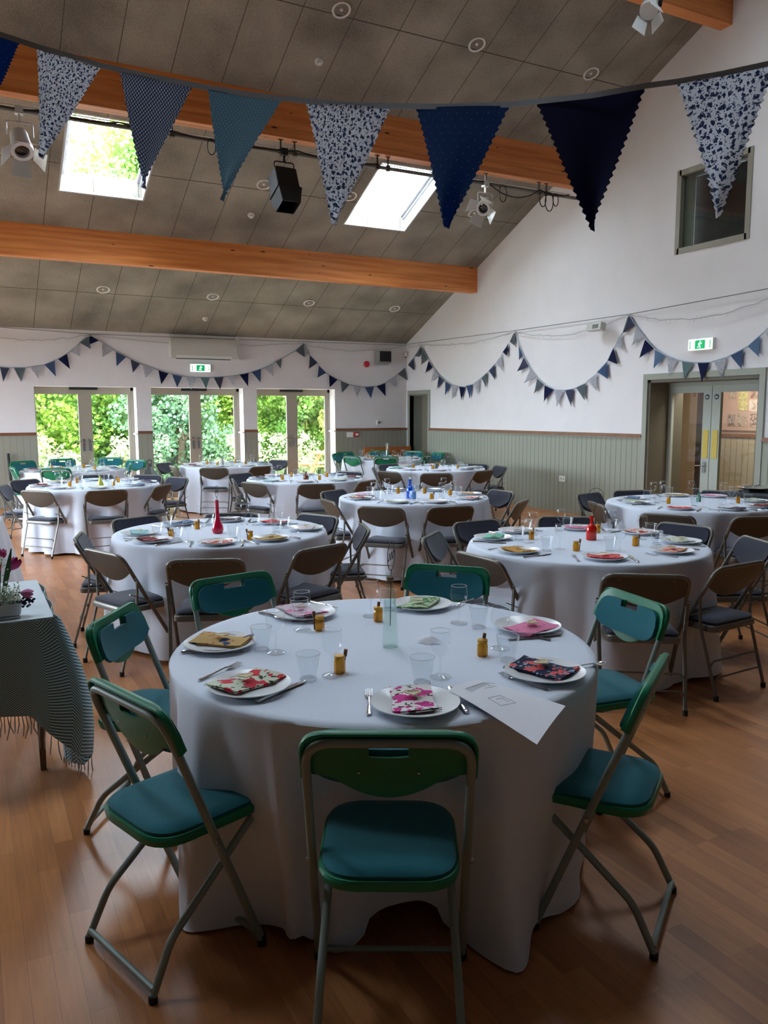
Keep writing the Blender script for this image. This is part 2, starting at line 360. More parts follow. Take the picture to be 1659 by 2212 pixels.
# beams
for n, (y, z, z1) in enumerate(((12.435, 3.79, 4.28), (9.645, 4.97, 5.5), (7.08, 6.236, 6.6))):
    t = .17
    mb = MB(); mb.hexa([(XL, y, z), (XR, y, z), (XR, y+t, z), (XL, y+t, z), (XL, y, roofz(y)), (XR, y, roofz(y)), (XR, y+t, roofz(y+t)), (XL, y+t, roofz(y+t))])
    o = mb.build('ceiling_beam', beam_wood, smooth=False)
    tag(o, ['orange pine beam below the roof windows, nearest the far wall', 'orange pine beam behind the large bunting with stage lights under it', 'orange pine beam end high in the top right corner'][n], 'beam', 'pine ceiling beams')
# wainscot and rails (trim)
tn = [0]
def trim(o): tn[0] += 1; o.name = 'trim_%d' % tn[0]; o.data.name = o.name; return struct(o)
def far_seg(x0, x1):
    trim(MB().box(x0, YF-.018, 0, x1, YF, 1.235).build('t', wains_x, smooth=False))
    trim(MB().box(x0, YF-.04, 1.235, x1, YF, 1.262).box(x0, YF-.032, 1.262, x1, YF, 1.285).build('t', rail_wood, smooth=False))
for x0, x1 in ((XL, FD[0][0]), (FD[0][1], FD[1][0]), (FD[1][1], FD[2][0]), (FD[2][1], XR)): far_seg(x0, x1)
for y0, y1 in ((8.27, 14.09), (YN, 6.34)):
    trim(MB().box(XR-.018, y0, 0, XR, y1, 1.235).build('t', wains_y, smooth=False))
    trim(MB().box(XR-.045, y0, 1.24, XR, y1, 1.268).box(XR-.034, y0, 1.268, XR, y1, 1.292).build('t', rail_wood, smooth=False))
# French doors
for k, (a, b) in enumerate(FD):
    y = YF+.27; fw = .05; h = 2.085
    trim(MB().box(a-.005, YF+.001, 1.215, a+.03, YF+.27, 1.245).box(b-.03, YF+.001, 1.215, b+.005, YF+.27, 1.245).build('t', white_trim, smooth=False))
    fr = struct(MB().box(a, y, 0, a+.012, y+.07, h).box(b-fw, y, 0, b, y+.07, h).box(a, y, h-.06, b, y+.07, h).box(a, y, 0, b, y+.07, .04).build('door_%d' % (k+1), door_paint, smooth=False))
    mid = (a+b)/2
    for s, (x0, x1) in enumerate(((a+.012, mid), (mid, b-fw))):
        st = .115; i0 = .022 if s == 0 else st; i1 = st if s == 0 else .055
        lf = MB().box(x0, y+.01, .04, x0+i0, y+.06, h-.06).box(x1-i1, y+.01, .04, x1, y+.06, h-.06).box(x0+i0, y+.01, h-.13, x1-i1, y+.06, h-.06).box(x0+i0, y+.01, .04, x1-i1, y+.06, .2).build('door_leaf', door_paint, fr, smooth=False)
        MB().box(x0+i0, y+.03, .2, x1-i1, y+.04, h-.13).build('pane', door_glass, lf, smooth=False)
        hx = x1-.05 if s == 0 else x0+.05; sg = -1 if s == 0 else 1
        MB().box(hx-.018, y-.002, .93, hx+.018, y+.01, 1.15).tube([(hx, y, 1.1), (hx, y-.045, 1.1), (hx+sg*.13, y-.045, 1.1)], .009, 6).build('door_handle', chrome, lf)
    MB().box(mid-.26, YF+.21, h-.05, mid+.22, YF+.27, h-.008).build('door_closer', black_metal, fr, smooth=False)
# left glazing frames
for k, (a, b) in enumerate(LW):
    mb = MB(); x = XL-.15
    for y in (a, (a+b)/2-.03, b-.06): mb.box(x-.05, y, LZ[0], x, y+.06, LZ[1])
    for z in (LZ[0], LZ[1]-.06): mb.box(x-.05, a, z, x, b, z+.06)
    w = struct(mb.build('window_%d' % (k+10), door_paint, smooth=False))
    MB().box(x-.03, a+.06, LZ[0]+.06, x-.022, b-.06, LZ[1]-.06).build('pane', pane_m, w, smooth=False)
# small doorway by the far corner
def casing(y0, y1, h, w, t=.02):
    return MB().box(XR-t, y0-w, 0, XR, y0, h+w).box(XR-t, y1, 0, XR, y1+w, h+w).box(XR-t, y0, h, XR, y1, h+w)
trim(casing(NOOK[0], NOOK[1], NOOK[3], .08).build('t', sage, smooth=False))
struct(MB().box(XR+.3, 13.9, 0, XR+.36, 15.2, 2.2).build('wall_nook', mat('nook_grey_green', (112, 112, 98), .7), smooth=False))
d = struct(MB().box(XR+.05, 14.17, 0, XR+.09, 14.50, 1.96).build('door_4', sage_dark, smooth=False))
MB().box(XR+.09, 14.50, 0, XR+.13, 14.93, 1.96).build('door_leaf', mat('doorway_shade', (88, 88, 76), .6), d, smooth=False)  # dark sheet standing in for the shade in the doorway's open half
trim(MB().box(XR, 14.13, 0, XR+.3, 14.17, 2.0).box(XR, 14.93, 0, XR+.3, 14.97, 2.0).box(XR, 14.13, 1.96, XR+.3, 14.97, 2.0).build('t', sage_dark, smooth=False))
# double doors
trim(casing(DOOR[0], DOOR[1], DOOR[3], .08, .03).build('t', sage, smooth=False))
X1 = XR+.3
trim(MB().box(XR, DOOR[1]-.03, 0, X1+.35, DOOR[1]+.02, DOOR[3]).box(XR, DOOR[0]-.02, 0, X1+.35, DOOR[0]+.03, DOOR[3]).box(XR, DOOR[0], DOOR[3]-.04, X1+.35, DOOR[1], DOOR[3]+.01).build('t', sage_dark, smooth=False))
XD = 8.86; gb = [8.19, 7.56, 7.30, 6.66]      # leaf edges seen from the left
yj, ym = 8.16, 7.43
fr = struct(MB().box(XD, 8.14, 0, XD+.08, 8.165, 1.95).box(XD, 6.45, 0, XD+.08, 6.52, 1.95).box(XD, 6.45, 1.95, XD+.08, 8.165, 2.004).build('door_5', sage, smooth=False))
door_blue = mat('pale_sage_door', (170, 178, 168), .5)
yellow = mat('brass_yellow_plate', (202, 178, 70), .5)
for s, (y0, y1) in enumerate(((7.435, 8.14), (6.52, 7.425))):
    st = .135
    lf = MB().box(XD+.01, y0, 0, XD+.055, y0+(st if s == 0 else .1), 1.95).box(XD+.01, y1-(.03 if s == 0 else st), 0, XD+.055, y1, 1.95).box(XD+.01, y0+(st if s == 0 else .1), 1.86, XD+.055, y1-(.03 if s == 0 else st), 1.95).box(XD+.01, y0+(st if s == 0 else .1), 0, XD+.055, y1-(.03 if s == 0 else st), .22).build('door_leaf', door_blue, fr, smooth=False)
    MB().box(XD+.03, y0+.1, .22, XD+.036, y1-.05, 1.86).build('pane', thin_glass('door_pane', (.9, .9, .87), .045, .35), lf, smooth=False)
    yc = y0+.07 if s == 0 else y1-.07
    MB().box(XD+.003, yc-.045, .98, XD+.01, yc+.045, 1.36).build('push_plate', yellow, lf, smooth=False)
    Rm = Matrix.Translation((XD+.004, yc, 1.80)) @ Matrix.Rotation(PI/2, 4, 'Y')
    mb = MB(); mb.lathe([(.036, 0), (.036, .005)], 20, cap1=True); bmesh.ops.transform(mb.bm, matrix=Rm, verts=mb.bm.verts[:])
    g = mb.build('door_sign', mat('navy_sign', (16, 22, 44), .4), lf, smooth=False)
    mb = MB(); [mb.box(XD+.0005, yc-.02, 1.80+dz-.0035, XD+.0035, yc+.02, 1.80+dz+.0035) for dz in (-.01, .004)]; mb.build('lettering', white_plastic, g, smooth=False)
    if s == 0:
        MB().lathe([(.02, 0), (.02, .02)], 12, cap1=True, c=(0, 0, 0)).build('x', chrome) if False else None
        MB().box(XD-.005, yc-.022, .78, XD+.01, yc+.022, .93).tube([(XD-.005, yc, .88), (XD-.05, yc, .88), (XD-.05, yc+.1, .87)], .009, 8).build('door_handle', chrome, lf)
# corridor beyond
cream = mat('cream_plaster', (206, 190, 168), .8)
CB = 10.45
struct(MB().box(CB, 4.8, 0, CB+.1, 11.2, 2.7).build('wall_corridor', cream, smooth=False))
struct(MB().box(XR+.3, 4.7, 0, CB, 4.8, 2.7).box(XR+.3, 11.2, 0, CB, 11.3, 2.7).build('wall_corridor_end', cream, smooth=False))
struct(MB().box(XR+.3, 4.7, 2.5, CB, 11.3, 2.7).build('ceiling_corridor', white_trim, smooth=False))
struct(MB().box(XR+.3, 4.7, -.1, CB, 11.3, 0).build('floor_corridor', mat('corridor_vinyl', (120, 96, 78), .5), smooth=False))
trim(MB().box(CB-.02, 4.8, 0, CB, 8.62, 1.22).build('t', boards_mat('cream_boards', (176, 164, 138), 1), smooth=False))
trim(MB().box(CB-.04, 4.8, 1.22, CB, 8.62, 1.27).build('t', rail_wood, smooth=False))
dd = struct(MB().box(CB-.04, 8.62, 0, CB, 9.0, 2.05).build('door_6', mat('dark_brown_frame', (60, 46, 38), .6), smooth=False))
dd = struct(MB().box(CB-.05, 9.0, 0, CB, 9.9, 2.0).build('door_7', mat('tan_door', (168, 146, 116), .5, noise=.06, nscale=4), smooth=False))
MB().box(CB-.055, 9.03, 1.84, CB-.05, 9.07, 1.9).build('door_number', rail_wood, dd, smooth=False)
pb = MB().box(CB-.03, 7.62, 1.32, CB-.005, 8.52, 2.08).build('pinboard', cork_b := mat('pink_cork_board', (186, 152, 134), .9, noise=.05, nscale=80), smooth=False)
tag(pb, 'cork pinboard of photographs seen through the right glass door', 'pinboard')
random.seed(3)
ph = []
for (py0, py1, pz0, pz1) in ((8.33, 8.46, 1.95, 2.05), (8.20, 8.31, 1.93, 2.05), (8.06, 8.18, 1.91, 2.05), (7.90, 8.03, 1.80, 2.04), (8.28, 8.42, 1.80, 1.92), (8.08, 8.24, 1.62, 1.9), (7.84, 8.05, 1.60, 1.78), (8.28, 8.42, 1.38, 1.56), (8.06, 8.25, 1.38, 1.58), (7.82, 8.02, 1.38, 1.57), (7.68, 7.80, 1.5, 1.8)):
    ph.append((py0, py1, pz0, pz1))
def photo_mat(i):
    m = mat('photo_print_%d' % i, (150, 130, 115), .4); nt, N, L = nodes(m); b = N['Principled BSDF']
    tc = N.new('ShaderNodeTexCoord'); v = N.new('ShaderNodeTexVoronoi'); v.inputs['Scale'].default_value = 18+i*3; L.new(tc.outputs['Object'], v.inputs[0])
    cr = N.new('ShaderNodeValToRGB'); cols = [(96, 62, 54), (214, 200, 186), (150, 120, 104), (190, 172, 150)]; random.Random(i).shuffle(cols)
    if i == 5: cols = [(150, 138, 70), (222, 214, 150), (190, 180, 120), (100, 100, 60)]
    cr.color_ramp.elements[0].color = lin(cols[0]); cr.color_ramp.elements[1].color = lin(cols[1]); e = cr.color_ramp.elements.new(.5); e.color = lin(cols[2])
    L.new(v.outputs['Color'], cr.inputs[0]); L.new(cr.outputs[0], b.inputs['Base Color']); return m
PL = ['topmost left', 'second along the top row', 'dark, third along the top row', 'tall, at the upper right', 'small square at middle left', 'large yellow green, in the middle', 'pale, right of the yellow one', 'blue grey, at bottom left', 'pale mountain scene at bottom middle', 'bottom right', 'on the right edge']
for i, q in enumerate(ph):
    o = MB().box(CB-.034, q[0], q[2], CB-.0305, q[1], q[3]).build('photo_print', photo_mat(i), smooth=False)
    tag(o, 'photo print pinned to the corridor board, '+PL[i], 'photo', 'photos on the corridor pinboard')
def corridor_fill(loc, power, size, col=(1, .95, .88)):
    l = bpy.data.lights.new('corridor_fill_light', 'AREA'); l.energy = power; l.size = size; l.color = col
    o = bpy.data.objects.new('corridor_fill_light', l); C.objects.link(o); o.location = loc; return o
corridor_fill((9.6, 7.6, 2.48), 12, .5)  # unseen fill light without a fixture, added to brighten the corridor
# upper internal window and the dark room behind it
fr = struct(MB().box(XR-.015, WIN[0]-.04, WIN[2]-.04, XR+.1, WIN[0]+.03, WIN[3]+.04).box(XR-.015, WIN[1]-.03, WIN[2]-.04, XR+.1, WIN[1]+.04, WIN[3]+.04).box(XR-.015, WIN[0], WIN[2]-.04, XR+.1, WIN[1], WIN[2]+.03).box(XR-.015, WIN[0], WIN[3]-.03, XR+.1, WIN[1], WIN[3]+.04).build('window_1', mat('grey_window_frame', (150, 146, 132), .5), smooth=False))
MB().box(XR+.05, WIN[0]+.03, WIN[2]+.03, XR+.056, WIN[1]-.03, WIN[3]-.03).build('pane', thin_glass('dim_pane', (.8, .84, .82), .05, .4, rough=.05), fr, smooth=False)
struct(MB().box(XR+.35, 5.4, 3.1, XR+.4, 8.0, 5.4).build('wall_loft', mat('loft_painted_shade', (30, 36, 38), .8, noise=.3, nscale=3), smooth=False))  # panel close behind the pane, dark colour stands in for the room's shade
struct(MB().box(XR+.075, 7.60, 3.70, XR+.085, 7.79, 4.70).build('wall_loft_side', mat('loft_blind', (150, 158, 148), .8), smooth=False))
# ------------------------------------------------------------------ outdoors
def foliage_mat(name, a, b_):
    m = mat(name, a, .5); nt, N, L = nodes(m); b = N['Principled BSDF']; out = [n for n in N if n.type == 'OUTPUT_MATERIAL'][0]
    tc = N.new('ShaderNodeTexCoord'); n = N.new('ShaderNodeTexNoise'); n.inputs['Scale'].default_value = .9; n.inputs['Detail'].default_value = 8; n.inputs['Roughness'].default_value = .75; L.new(tc.outputs['Object'], n.inputs[0])
    mr = N.new('ShaderNodeMapRange'); mr.inputs[1].default_value = .35; mr.inputs[2].default_value = .65; L.new(n.outputs[0], mr.inputs[0])
    mx = N.new('ShaderNodeMix'); mx.data_type = 'RGBA'; mx.inputs[6].default_value = lin(a); mx.inputs[7].default_value = lin(b_); L.new(mr.outputs[0], mx.inputs[0]); L.new(mx.outputs[2], b.inputs['Base Color'])
    t = N.new('ShaderNodeBsdfTranslucent'); L.new(mx.outputs[2], t.inputs[0]); ms = N.new('ShaderNodeMixShader'); ms.inputs[0].default_value = .35
    L.new(b.outputs[0], ms.inputs[1]); L.new(t.outputs[0], ms.inputs[2]); L.new(ms.outputs[0], out.inputs[0]); return m
struct(MB().box(-30, YF+.35, -.25, 45, 60, -.1).build('ground', mat('grass_ground', (96, 122, 52), .9, noise=.3, nscale=6), smooth=False))
struct(MB().box(-2, YF+.35, -.1, 12, YF+3.2, -.06).build('terrace', mat('pale_paving', (176, 170, 158), .8, noise=.08, nscale=5), smooth=False))
struct(MB().box(-40, -20, -.25, XL-.3, 60, -.1).build('ground_side', mat('side_paving', (150, 150, 140), .9, noise=.1, nscale=5), smooth=False))
bark = mat('bark', (92, 78, 62), .9, noise=.3, nscale=10)
FO = [foliage_mat('leaf_lime', (112, 148, 50), (178, 198, 90)), foliage_mat('leaf_mid', (76, 120, 50), (146, 178, 84)), foliage_mat('leaf_blue', (84, 124, 96), (150, 178, 136)), foliage_mat('leaf_yellow', (140, 154, 72), (196, 196, 116)), foliage_mat('leaf_pale', (146, 170, 112), (208, 212, 178))]
def tree(x, y, h, rx, rz, m, label, seed, n=15000, leaf=.075, droop=False, z0=.2):
    rnd = random.Random(seed); t = empty('garden_tree', (x, y, -.1))
    mb = MB(); cl = [(Vector((rnd.gauss(0, .5)*rx, rnd.gauss(0, .35)*rx, z0+rnd.random()*(h-z0))), (.22+rnd.random()*.25)*rx) for _ in range(46)]
    for _ in range(n):
        c, r = rnd.choice(cl); d = Vector((rnd.gauss(0, 1), rnd.gauss(0, 1), rnd.gauss(0, 1))).normalized()
        p = c+d*r*(.65+.4*rnd.random()); p.z = max(.05, p.z)
        u = Vector((rnd.gauss(0, 1), rnd.gauss(0, 1), rnd.gauss(0, .6)-(2 if droop else 0))).normalized(); v = u.cross(Vector((rnd.gauss(0, 1), rnd.gauss(0, 1), rnd.gauss(0, 1)))).normalized()
        s = leaf*(.6+.8*rnd.random()); L2 = s*(2.2 if droop else 1.2); w = s*(.3 if droop else .55)
        mb.face([mb.bm.verts.new(q) for q in (p-u*L2*.5, p+v*w, p+u*L2*.5, p-v*w)])
    mb.build('foliage', m, t, smooth=False, recalc=False)
    mb = MB(); mb.tube([(0, 0, 0), (.05, 0, h*.35), (-.05, .05, h*.8)], [.14, .1, .04], 8)
    for k in range(5):
        a = rnd.random()*6.28; mb.tube([(0, 0, h*(.25+.1*k)), (math.cos(a)*rx*.5, math.sin(a)*rx*.4, h*(.45+.1*k))], [.05, .02], 6)
    mb.build('trunk', bark, t)
    return tag(t, label, 'tree', 'trees beyond the glass doors')
TR = [(1.2, 20.2, 3.6, 1.5, 0, 'light green spreading tree at the left edge of the left glass doors'), (3.0, 20.8, 4.2, 1.5, 1, 'fresh green tree in the right pane of the left glass doors'),
      (4.6, 19.4, 3.6, 1.1, 2, 'blue green conifer in the left pane of the middle glass doors'), (6.2, 20.4, 4.0, 1.4, 0, 'lime green maple in the right pane of the middle glass doors'),
      (7.6, 19.6, 3.8, 1.0, 1, 'bright green tree at the left of the right glass doors'), (9.0, 19.6, 4.4, 1.2, 3, 'drooping yellow green tree filling the right glass doors'),
      (10.9, 22.5, 4.6, 1.6, 3, 'pale yellow tree far right beyond the right glass doors')]
for i, (x, y, h, r, k, lb) in enumerate(TR): tree(x, y, h, r, 0, FO[k], lb, i+11, droop=(k == 3))
tree(4.2, 22.5, 9.5, 2.6, 0, FO[1], 'tall green tree seen through the left roof window', 40, n=20000, leaf=.11, z0=4)
hd = empty('garden_hedge', (0, 0, 0)); mb = MB(); rnd = random.Random(5)
for _ in range(30000):
    x = rnd.uniform(-1, 16); p = Vector((x, 24.5+rnd.gauss(0, .35), rnd.uniform(0, 4.6+.5*math.sin(x*1.3)))); u = Vector((rnd.gauss(0, 1), rnd.gauss(0, .5), rnd.gauss(0, 1))).normalized(); v = u.cross(Vector((0, 1, .2))).normalized(); s = .09+.08*rnd.random()
    mb.face([mb.bm.verts.new(q) for q in (p-u*s, p+v*s*.6, p+u*s, p-v*s*.6)])
mb.build('foliage', FO[1], hd, smooth=False, recalc=False); tag(hd, 'dense green hedge closing the garden behind the trees', 'hedge')
for i, (x, y, k, lb) in enumerate(((3.25, 18.2, 4, 'creamy white flowering bush in the left glass doors'), (1.6, 18.6, 4, 'low pale bush at the bottom left pane'), (5.95, 18.4, 4, 'white blossoming shrub low in the middle glass doors'), (7.3, 18.6, 4, 'pale low shrub left of the right glass doors'))):
    t = tree(x, y, 1.15, .55, 0, FO[k], lb, 60+i, n=2600, leaf=.05, z0=.1); t.name = 'flowering_bush'; t['category'] = 'bush'; t['group'] = 'bushes by the terrace'
orange_wood = mat('orange_stained_timber', (200, 128, 88), .7, noise=.1, nscale=10)
t = empty('picnic_table', (8.15, 17.6, -.06), .35)
MB().box(-.8, -.35, .70, .8, .35, .75).build('table_top', orange_wood, t, smooth=False)
for s in (-1, 1): MB().box(-.8, s*.72-.13, .42, .8, s*.72+.13, .46).build('bench_seat', orange_wood, t, smooth=False)
for s in (-1, 1): MB().hexa([(s*.6-.03, -.75, 0), (s*.6+.03, -.75, 0), (s*.6+.03, -.65, 0), (s*.6-.03, -.65, 0), (s*.6-.03, -.25, .7), (s*.6+.03, -.25, .7), (s*.6+.03, -.15, .7), (s*.6-.03, -.15, .7)]).hexa([(s*.6-.03, .65, 0), (s*.6+.03, .65, 0), (s*.6+.03, .75, 0), (s*.6-.03, .75, 0), (s*.6-.03, .15, .7), (s*.6+.03, .15, .7), (s*.6+.03, .25, .7), (s*.6-.03, .25, .7)]).box(s*.6-.03, -.85, .38, s*.6+.03, .85, .42).build('leg', orange_wood, t, smooth=False)
tag(t, 'orange timber picnic table outside the right glass doors', 'table')
# ------------------------------------------------------------------ tables and cloths
TR_ = .762; TZ = .74; TOP = .745
TABLES = {  # name: (centre, phrase, seed)
 1: ((1.325, 2.53), 'nearest table'), 2: ((1.63, 5.67), 'red teardrop vase table'), 3: ((3.58, 3.945), 'red bottle table'),
 4: ((4.06, 7.06), 'blue bottle table'), 5: ((6.08, 5.29), 'small green bottle table'), 6: ((6.467, 10.56), 'table before the sage side wall'),
 7: ((3.955, 9.755), 'small brown bottle table'), 8: ((3.885, 13.10), 'table before the middle glass doors'), 9: ((1.372, 10.21), 'yellow green vase table'),
 10: ((1.46, 13.14), 'table before the left glass doors'), 11: ((7.03, 13.41), 'far corner table'), 12: ((-.53, 7.35), 'table cut by the left edge')}
table_top_m = mat('beech_table_top', (178, 140, 98), .4); table_leg_m = mat('table_leg_grey', (96, 96, 96), .4, metal=.4)
def cloth_fn(seed, flare=.05, amp=.05, push=None, lift=.03, lobes=()):
    rnd = random.Random(seed); hs = [(rnd.choice((7, 9, 11, 13, 14, 16, 19)), rnd.uniform(0, 6.28), rnd.uniform(.4, 1)) for _ in range(5)]
    tot = sum(h[2] for h in hs); nt = 8; R = TR_
    hem = [(rnd.choice((2, 3, 4, 5)), rnd.uniform(0, 6.28)) for _ in range(3)]
    def fold(th):
        v = sum(a*math.cos(k*th+p) for k, p, a in hs)/tot
        return v
    def f(u, v):
        th = u*2*PI
        if v < .3: r = R*v/.3*.985; return Vector((math.cos(th)*r, math.sin(th)*r, TOP))
        q = (v-.3)/.7
        if q < .1:
            a = q/.1*PI/2; return Vector((math.cos(th)*(R*.985+math.sin(a)*.018), math.sin(th)*(R*.985+math.sin(a)*.018), TOP-.016*(1-math.cos(a))))
        t = (q-.1)/.9; hz = .012+lift*(.5+.5*sum(math.cos(k*th+p) for k, p in hem)/3)
        z = TOP-.016+(hz-(TOP-.016))*t; fo = fold(th); sh = t**.62
        fo = max(-.8, min(1.25, fo*2.1))
        r = R*.985+.018+flare*t+amp*sh*fo*1.25+amp*.25*sh
        if push:
            for (pth, half, dep, zt) in push:
                d = abs((th-pth+PI) % (2*PI)-PI)
                if d < half*1.5:
                    wgt = 1 if d < half else 1-(d-half)/(half*.5); wz = min(1, max(0, (TOP-z)/(TOP-zt))); wgt = wgt*wgt*(3-2*wgt)
                    r = r*(1-wgt*wz)+(R-dep+.5*amp*fo*sh)*wgt*wz
                    z = z+(.035*wgt*t*t if not any(abs((th-lt+PI) % (2*PI)-PI) < lw for lt, lw, le in lobes) else 0)
        for (lt, lw, le) in lobes:
            d = abs((th-lt+PI) % (2*PI)-PI)/lw; r += le*math.exp(-d*d)*t**2.2; z -= .05*math.exp(-d*d)*t*t
        r = max(r, R-.35); z = max(z, .008)
        return Vector((math.cos(th)*r, math.sin(th)*r, z))
    return f
SEATPH = ['front', 'front right', 'right', 'back right', 'back', 'back left', 'left', 'front left']
def cloth_table(k, push=None, **kw):
    (x, y), ph = TABLES[k]
    t = empty('round_table', (x, y, 0)); MB().lathe([(TR_-.02, .715), (TR_-.015, .74)], 48, cap1=True).build('table_top', table_top_m, t)
    for a in range(4):
        c, s = math.cos(a*PI/2+.78), math.sin(a*PI/2+.78); MB().tube([(c*.35, s*.35, .715), (c*.38, s*.38, .01)], .014).build('leg', table_leg_m, t)
    tag(t, 'round banquet table under the white cloth, the '+ph, 'table', 'round banquet tables')
    mb = MB(); mb.grid(260 if k in (1, 2, 3, 4) else 160, 34, cloth_fn(k*13+5, push=push, **kw), closed_u=True)
    o = mb.build('tablecloth', cloth_white, ang=80); o.location = (x, y, 0)
    return tag(o, 'white floor-length cloth over the '+ph, 'tablecloth', 'white round tablecloths')
# ------------------------------------------------------------------ folding chairs
def uframe(H, yt, yf, w, rc=.07):
    L = math.hypot(yf-yt, H); ey, ez = (yf-yt)/L, -H/L; ny, nz = H/L, (yf-yt)/L
    def up(x, s, off=0): return Vector((x, yt+ey*s+ny*off, H+ez*s+nz*off))
    return up, L
def panel(up, W, top, bot, curve, thick, nu=28, rows=(0, .25, .5, .75, 1), hole=None, off=0, rc=.06, lip=0):
    mb = MB(); nr = len(rows)-1
    def fn(a, b):
        u = 2*a-1; x = u*W; v = rows[round(b*nr)]
        d = abs(x)-(W-rc); cdrop = rc-math.sqrt(max(0, rc*rc-d*d)) if d > 0 else 0
        t0 = top+cdrop; t1 = bot(u)
        t1 = max(t1, t0+.004); s = t0+(t1-t0)*v
        bow = curve*(1-u*u)*math.sin(min(1, v*1.0)*PI*.6)
        return up(x, s, off-bow)
    mb.grid(nu, nr, fn, skip=hole); mb.solid(thick); return mb
def round_rect(w0, w1, y0, y1, r, n=5):       # rounded trapezoid: half width w0 at y0, w1 at y1
    pts = [(-w0, y0), (w0, y0), (w1, y1), (-w1, y1)]; out = []
    for i in range(4):
        a, b, c = Vector(pts[i-1]), Vector(pts[i]), Vector(pts[(i+1) % 4]); A = b+(a-b).normalized()*r; B = b+(c-b).normalized()*r
        for k in range(n+1):
            t = k/n; p = A*(1-t)**2+b*2*t*(1-t)+B*t*t; out.append((p.x, p.y))
    return out
def green_chair():
    t = empty('green_chair'); H, yt, yf, w = .805, -.17, .135, .209; up, L = uframe(H, yt, yf, w)
    path = rpath([(-.211, yf, .02), up(-.207, .01), up(.207, .01), (.211, yf, .02)], .075, 8)
    MB().tube(path, .0125, 10).tube([(-.211, yf, .03), (.211, yf, .03)], .009, 8).build('frame', green_steel, t)
    for s in (-1, 1):
        p = rpath([(s*.165, .17, .415), (s*.178, -.15, .15), (s*.185, -.215, .018)], .035, 6)
        lg = MB().tube(p, .0115, 10).build('leg', green_steel, t)
        MB().lathe([(.0130, 0), (.0130, .018), (.012, .02)], 10, c=(s*.185, -.216, 0), cap1=True).build('foot_cap', black_rubber, lg)
    for s in (-1, 1): MB().lathe([(.0145, 0), (.0145, .032), (.013, .036)], 10, c=(s*.211, yf+.001, 0), cap1=True).build('foot_cap', black_rubber, t)
    MB().tube([(-.185, -.212, .035), (.185, -.212, .035)], .0095, 8).build('floor_bar', green_steel, t)
    ol = round_rect(.185, .188, -.185, .225, .11, 8)
    MB().layers(ol, [(.02, .408), (.004, .412), (0, .432), (.004, .440), (.012, .441)]).build('seat_shell', green_plastic, t)
    MB().layers(ol, [(.012, .440), (.010, .449), (.02, .457), (.05, .461), (.11, .462)]).build('seat_pad', teal_fabric, t, ang=60)
    rows = (0, .15, .36, .5, .62, .75, .87, 1)
    bot = lambda u: .125+.058*max(0, math.cos(min(1, abs(u)/.62)*PI/2))**.8*(1 if abs(u) < .62 else 0)
    hole = lambda i, j: j == 1 and 14 <= i <= 21
    sh = panel(up, .222, -.014, bot, .03, .008, nu=36, rows=rows, hole=hole, off=.016, rc=.085)
    o = sh.build('back_shell', green_plastic, t, ang=50)
    mb = MB()      # rolled rim of the shell over the tube
    mb.tube(rpath([up(-.219, .125, .006), up(-.219, -.012, .008), up(.219, -.012, .008), up(.219, .125, .006)], .08, 8), .006, 8, flat=1.8); mb.build('shell_rim', green_plastic, o)
    rows2 = (0, .2, .35, .5, .7, .85, 1)
    pd = panel(up, .196, .022, lambda u: .154-.035*abs(u)**7, .022, .012, nu=36, rows=rows2, hole=lambda i, j: j == 0 and 13 <= i <= 22, off=.033, rc=.06)
    pd.build('back_pad', teal_fabric, t, ang=60)
    mb = MB()
    for s in (-1, 1):
        p = up(s*.075, .10, -.012); mb.lathe([(.004, 0), (.004, .004)], 8, c=p, cap1=True)
        q = Vector((s*.215, -.015, .40)); mb.tube([q, q+Vector((s*.012, 0, 0))], .007, 8)
    mb.build('rivets', chrome, t); return t
